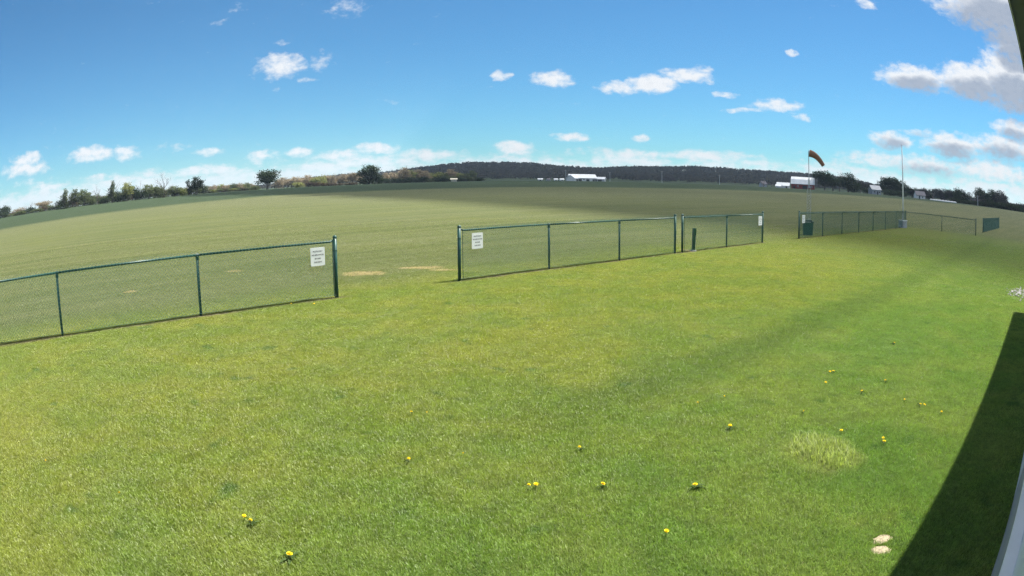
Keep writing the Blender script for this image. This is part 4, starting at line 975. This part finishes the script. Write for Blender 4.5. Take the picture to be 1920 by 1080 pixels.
farm('house', 'pale house with a light roof left of the flagpole trees', 'house', 1639, 462, 7.5, 7, 3.1, 2.6, M['grey'], M['grey'], 25, False, ((1.0, 1.0, 2.0),), ((-1.6, 1.6, 1.0, 1.1), (2.6, 1.6, 1.0, 1.1)))
farm('house', 'dark roofed house with a white front right of the flagpole', 'house', 1723, 430, 7.0, 6.5, 2.0, 2.4, M['white'], M['asph'], 20, False, ((-1.2, 1.0, 1.7),), ((1.3, 1.1, 1.1, .8),))
farm('shed', 'tiny cream shed in front of the sunlit budding trees', 'shed', 851, 430, 3.6, 2.4, 1.2, .5, M['cream'], M['cream'], 0, False, (), ((.6, .7, .5, .4),), .25)
farm('house', 'small bluish house left of the white shed', 'house', 1431, 520, 4.2, 5, 2.0, 2.0, M['grey'], M['asph'], 30, False, (), ((0, 1.2, .8, .8),))
for i, (x, w) in enumerate(((1013, 4), (1042, 3), (1053, 3.4), (1028, 3))):
    farm('outbuilding', nth((0, 2, 3, 1)[i]) + ' from the left of the small outbuildings beside the long white farm building', 'outbuilding', x, 640 + i * 6, w, 3, 1.5, .8, M['white'] if i in (1, 2) else M['grey'], M['tin'] if i != 3 else M['asph'], 10 * i, False, ((0, .9, 1.2),), (), -.3)['group'] = 'outbuildings of the farm below the hill'
def wrap():
    a, _ = at(1743, 330); b, _ = at(1792, 330); m = MB(); n = 26; v = []; f = []
    for k in range(n + 1):
        c = a.lerp(b, k / n); c.z = tz(c.x, c.y); h = .55 + .08 * math.sin(k * 2.1)
        for j in range(7):
            q = math.pi * j / 6; v.append((c.x, c.y + .5 * math.cos(q), c.z + h * math.sin(q)))
    for k in range(n): f += [[k * 7 + j, k * 7 + j + 1, (k + 1) * 7 + j + 1, (k + 1) * 7 + j] for j in range(6)]
    f += [list(range(7)), list(range(n * 7, n * 7 + 7))[::-1]]
    o = mesh_obj('wrapped_bale_row', v, f, M['white'], None, True); tag(o, 'long low white wrapped row lying at the field edge on the right', 'bale row')
wrap()
def upole(x, D, ytop, label):
    p, rz = at(x, D); t = thing('utility_pole', label, 'utility pole', p, rz, 'utility poles along the far road'); d = ray(x, ytop); h = H + d.z / math.hypot(d.x, d.y) * D - p.z
    MB().tube([(0, 0, -.5), (0, 0, h)], [.22, .15], 8).build('pole', M['galv'], t); MB().box((-1.1, -.07, h - .8), (1.1, .07, h - .6)).build('crossarm', M['wood'], t)
    for s in (-.9, 0, .9): MB().tube([(s, 0, h - .6), (s, 0, h - .35)], .07, 6).build('insulator', M['trim'], t)
for (x, D, y, lab) in ((1061, 620, 319, 'utility pole at the left end of the white farm building'), (1144, 560, 322, 'utility pole just right of the open pole shed'), (1242, 560, 320, 'utility pole standing alone in front of the hill, middle of the row'), (1350, 560, 327, 'utility pole in front of the hill left of the bluish house'), (1833, 360, 366, 'utility pole in front of the right hand wood')): upole(x, D, y, lab)

# ------------------------------------------------------------------ air
def haze():
    m = bpy.data.materials.new('air'); m.use_nodes = True; t = NT(m.node_tree); t.n.clear(); out = t.new('ShaderNodeOutputMaterial')
    v = t.new('ShaderNodeVolumePrincipled'); t.put(v.inputs['Color'], (0.68, 0.83, 1.0)); v.inputs['Density'].default_value = 0.00011; v.inputs['Anisotropy'].default_value = 0.2
    t.l.new(v.outputs[0], out.inputs['Volume'])
    o = MB().box((-2990, -2990, -3), (2990, 2990, 75)).build('haze', m); o['kind'] = 'stuff'; o['label'] = 'thin summer haze in the air'; o['category'] = 'haze'
haze()
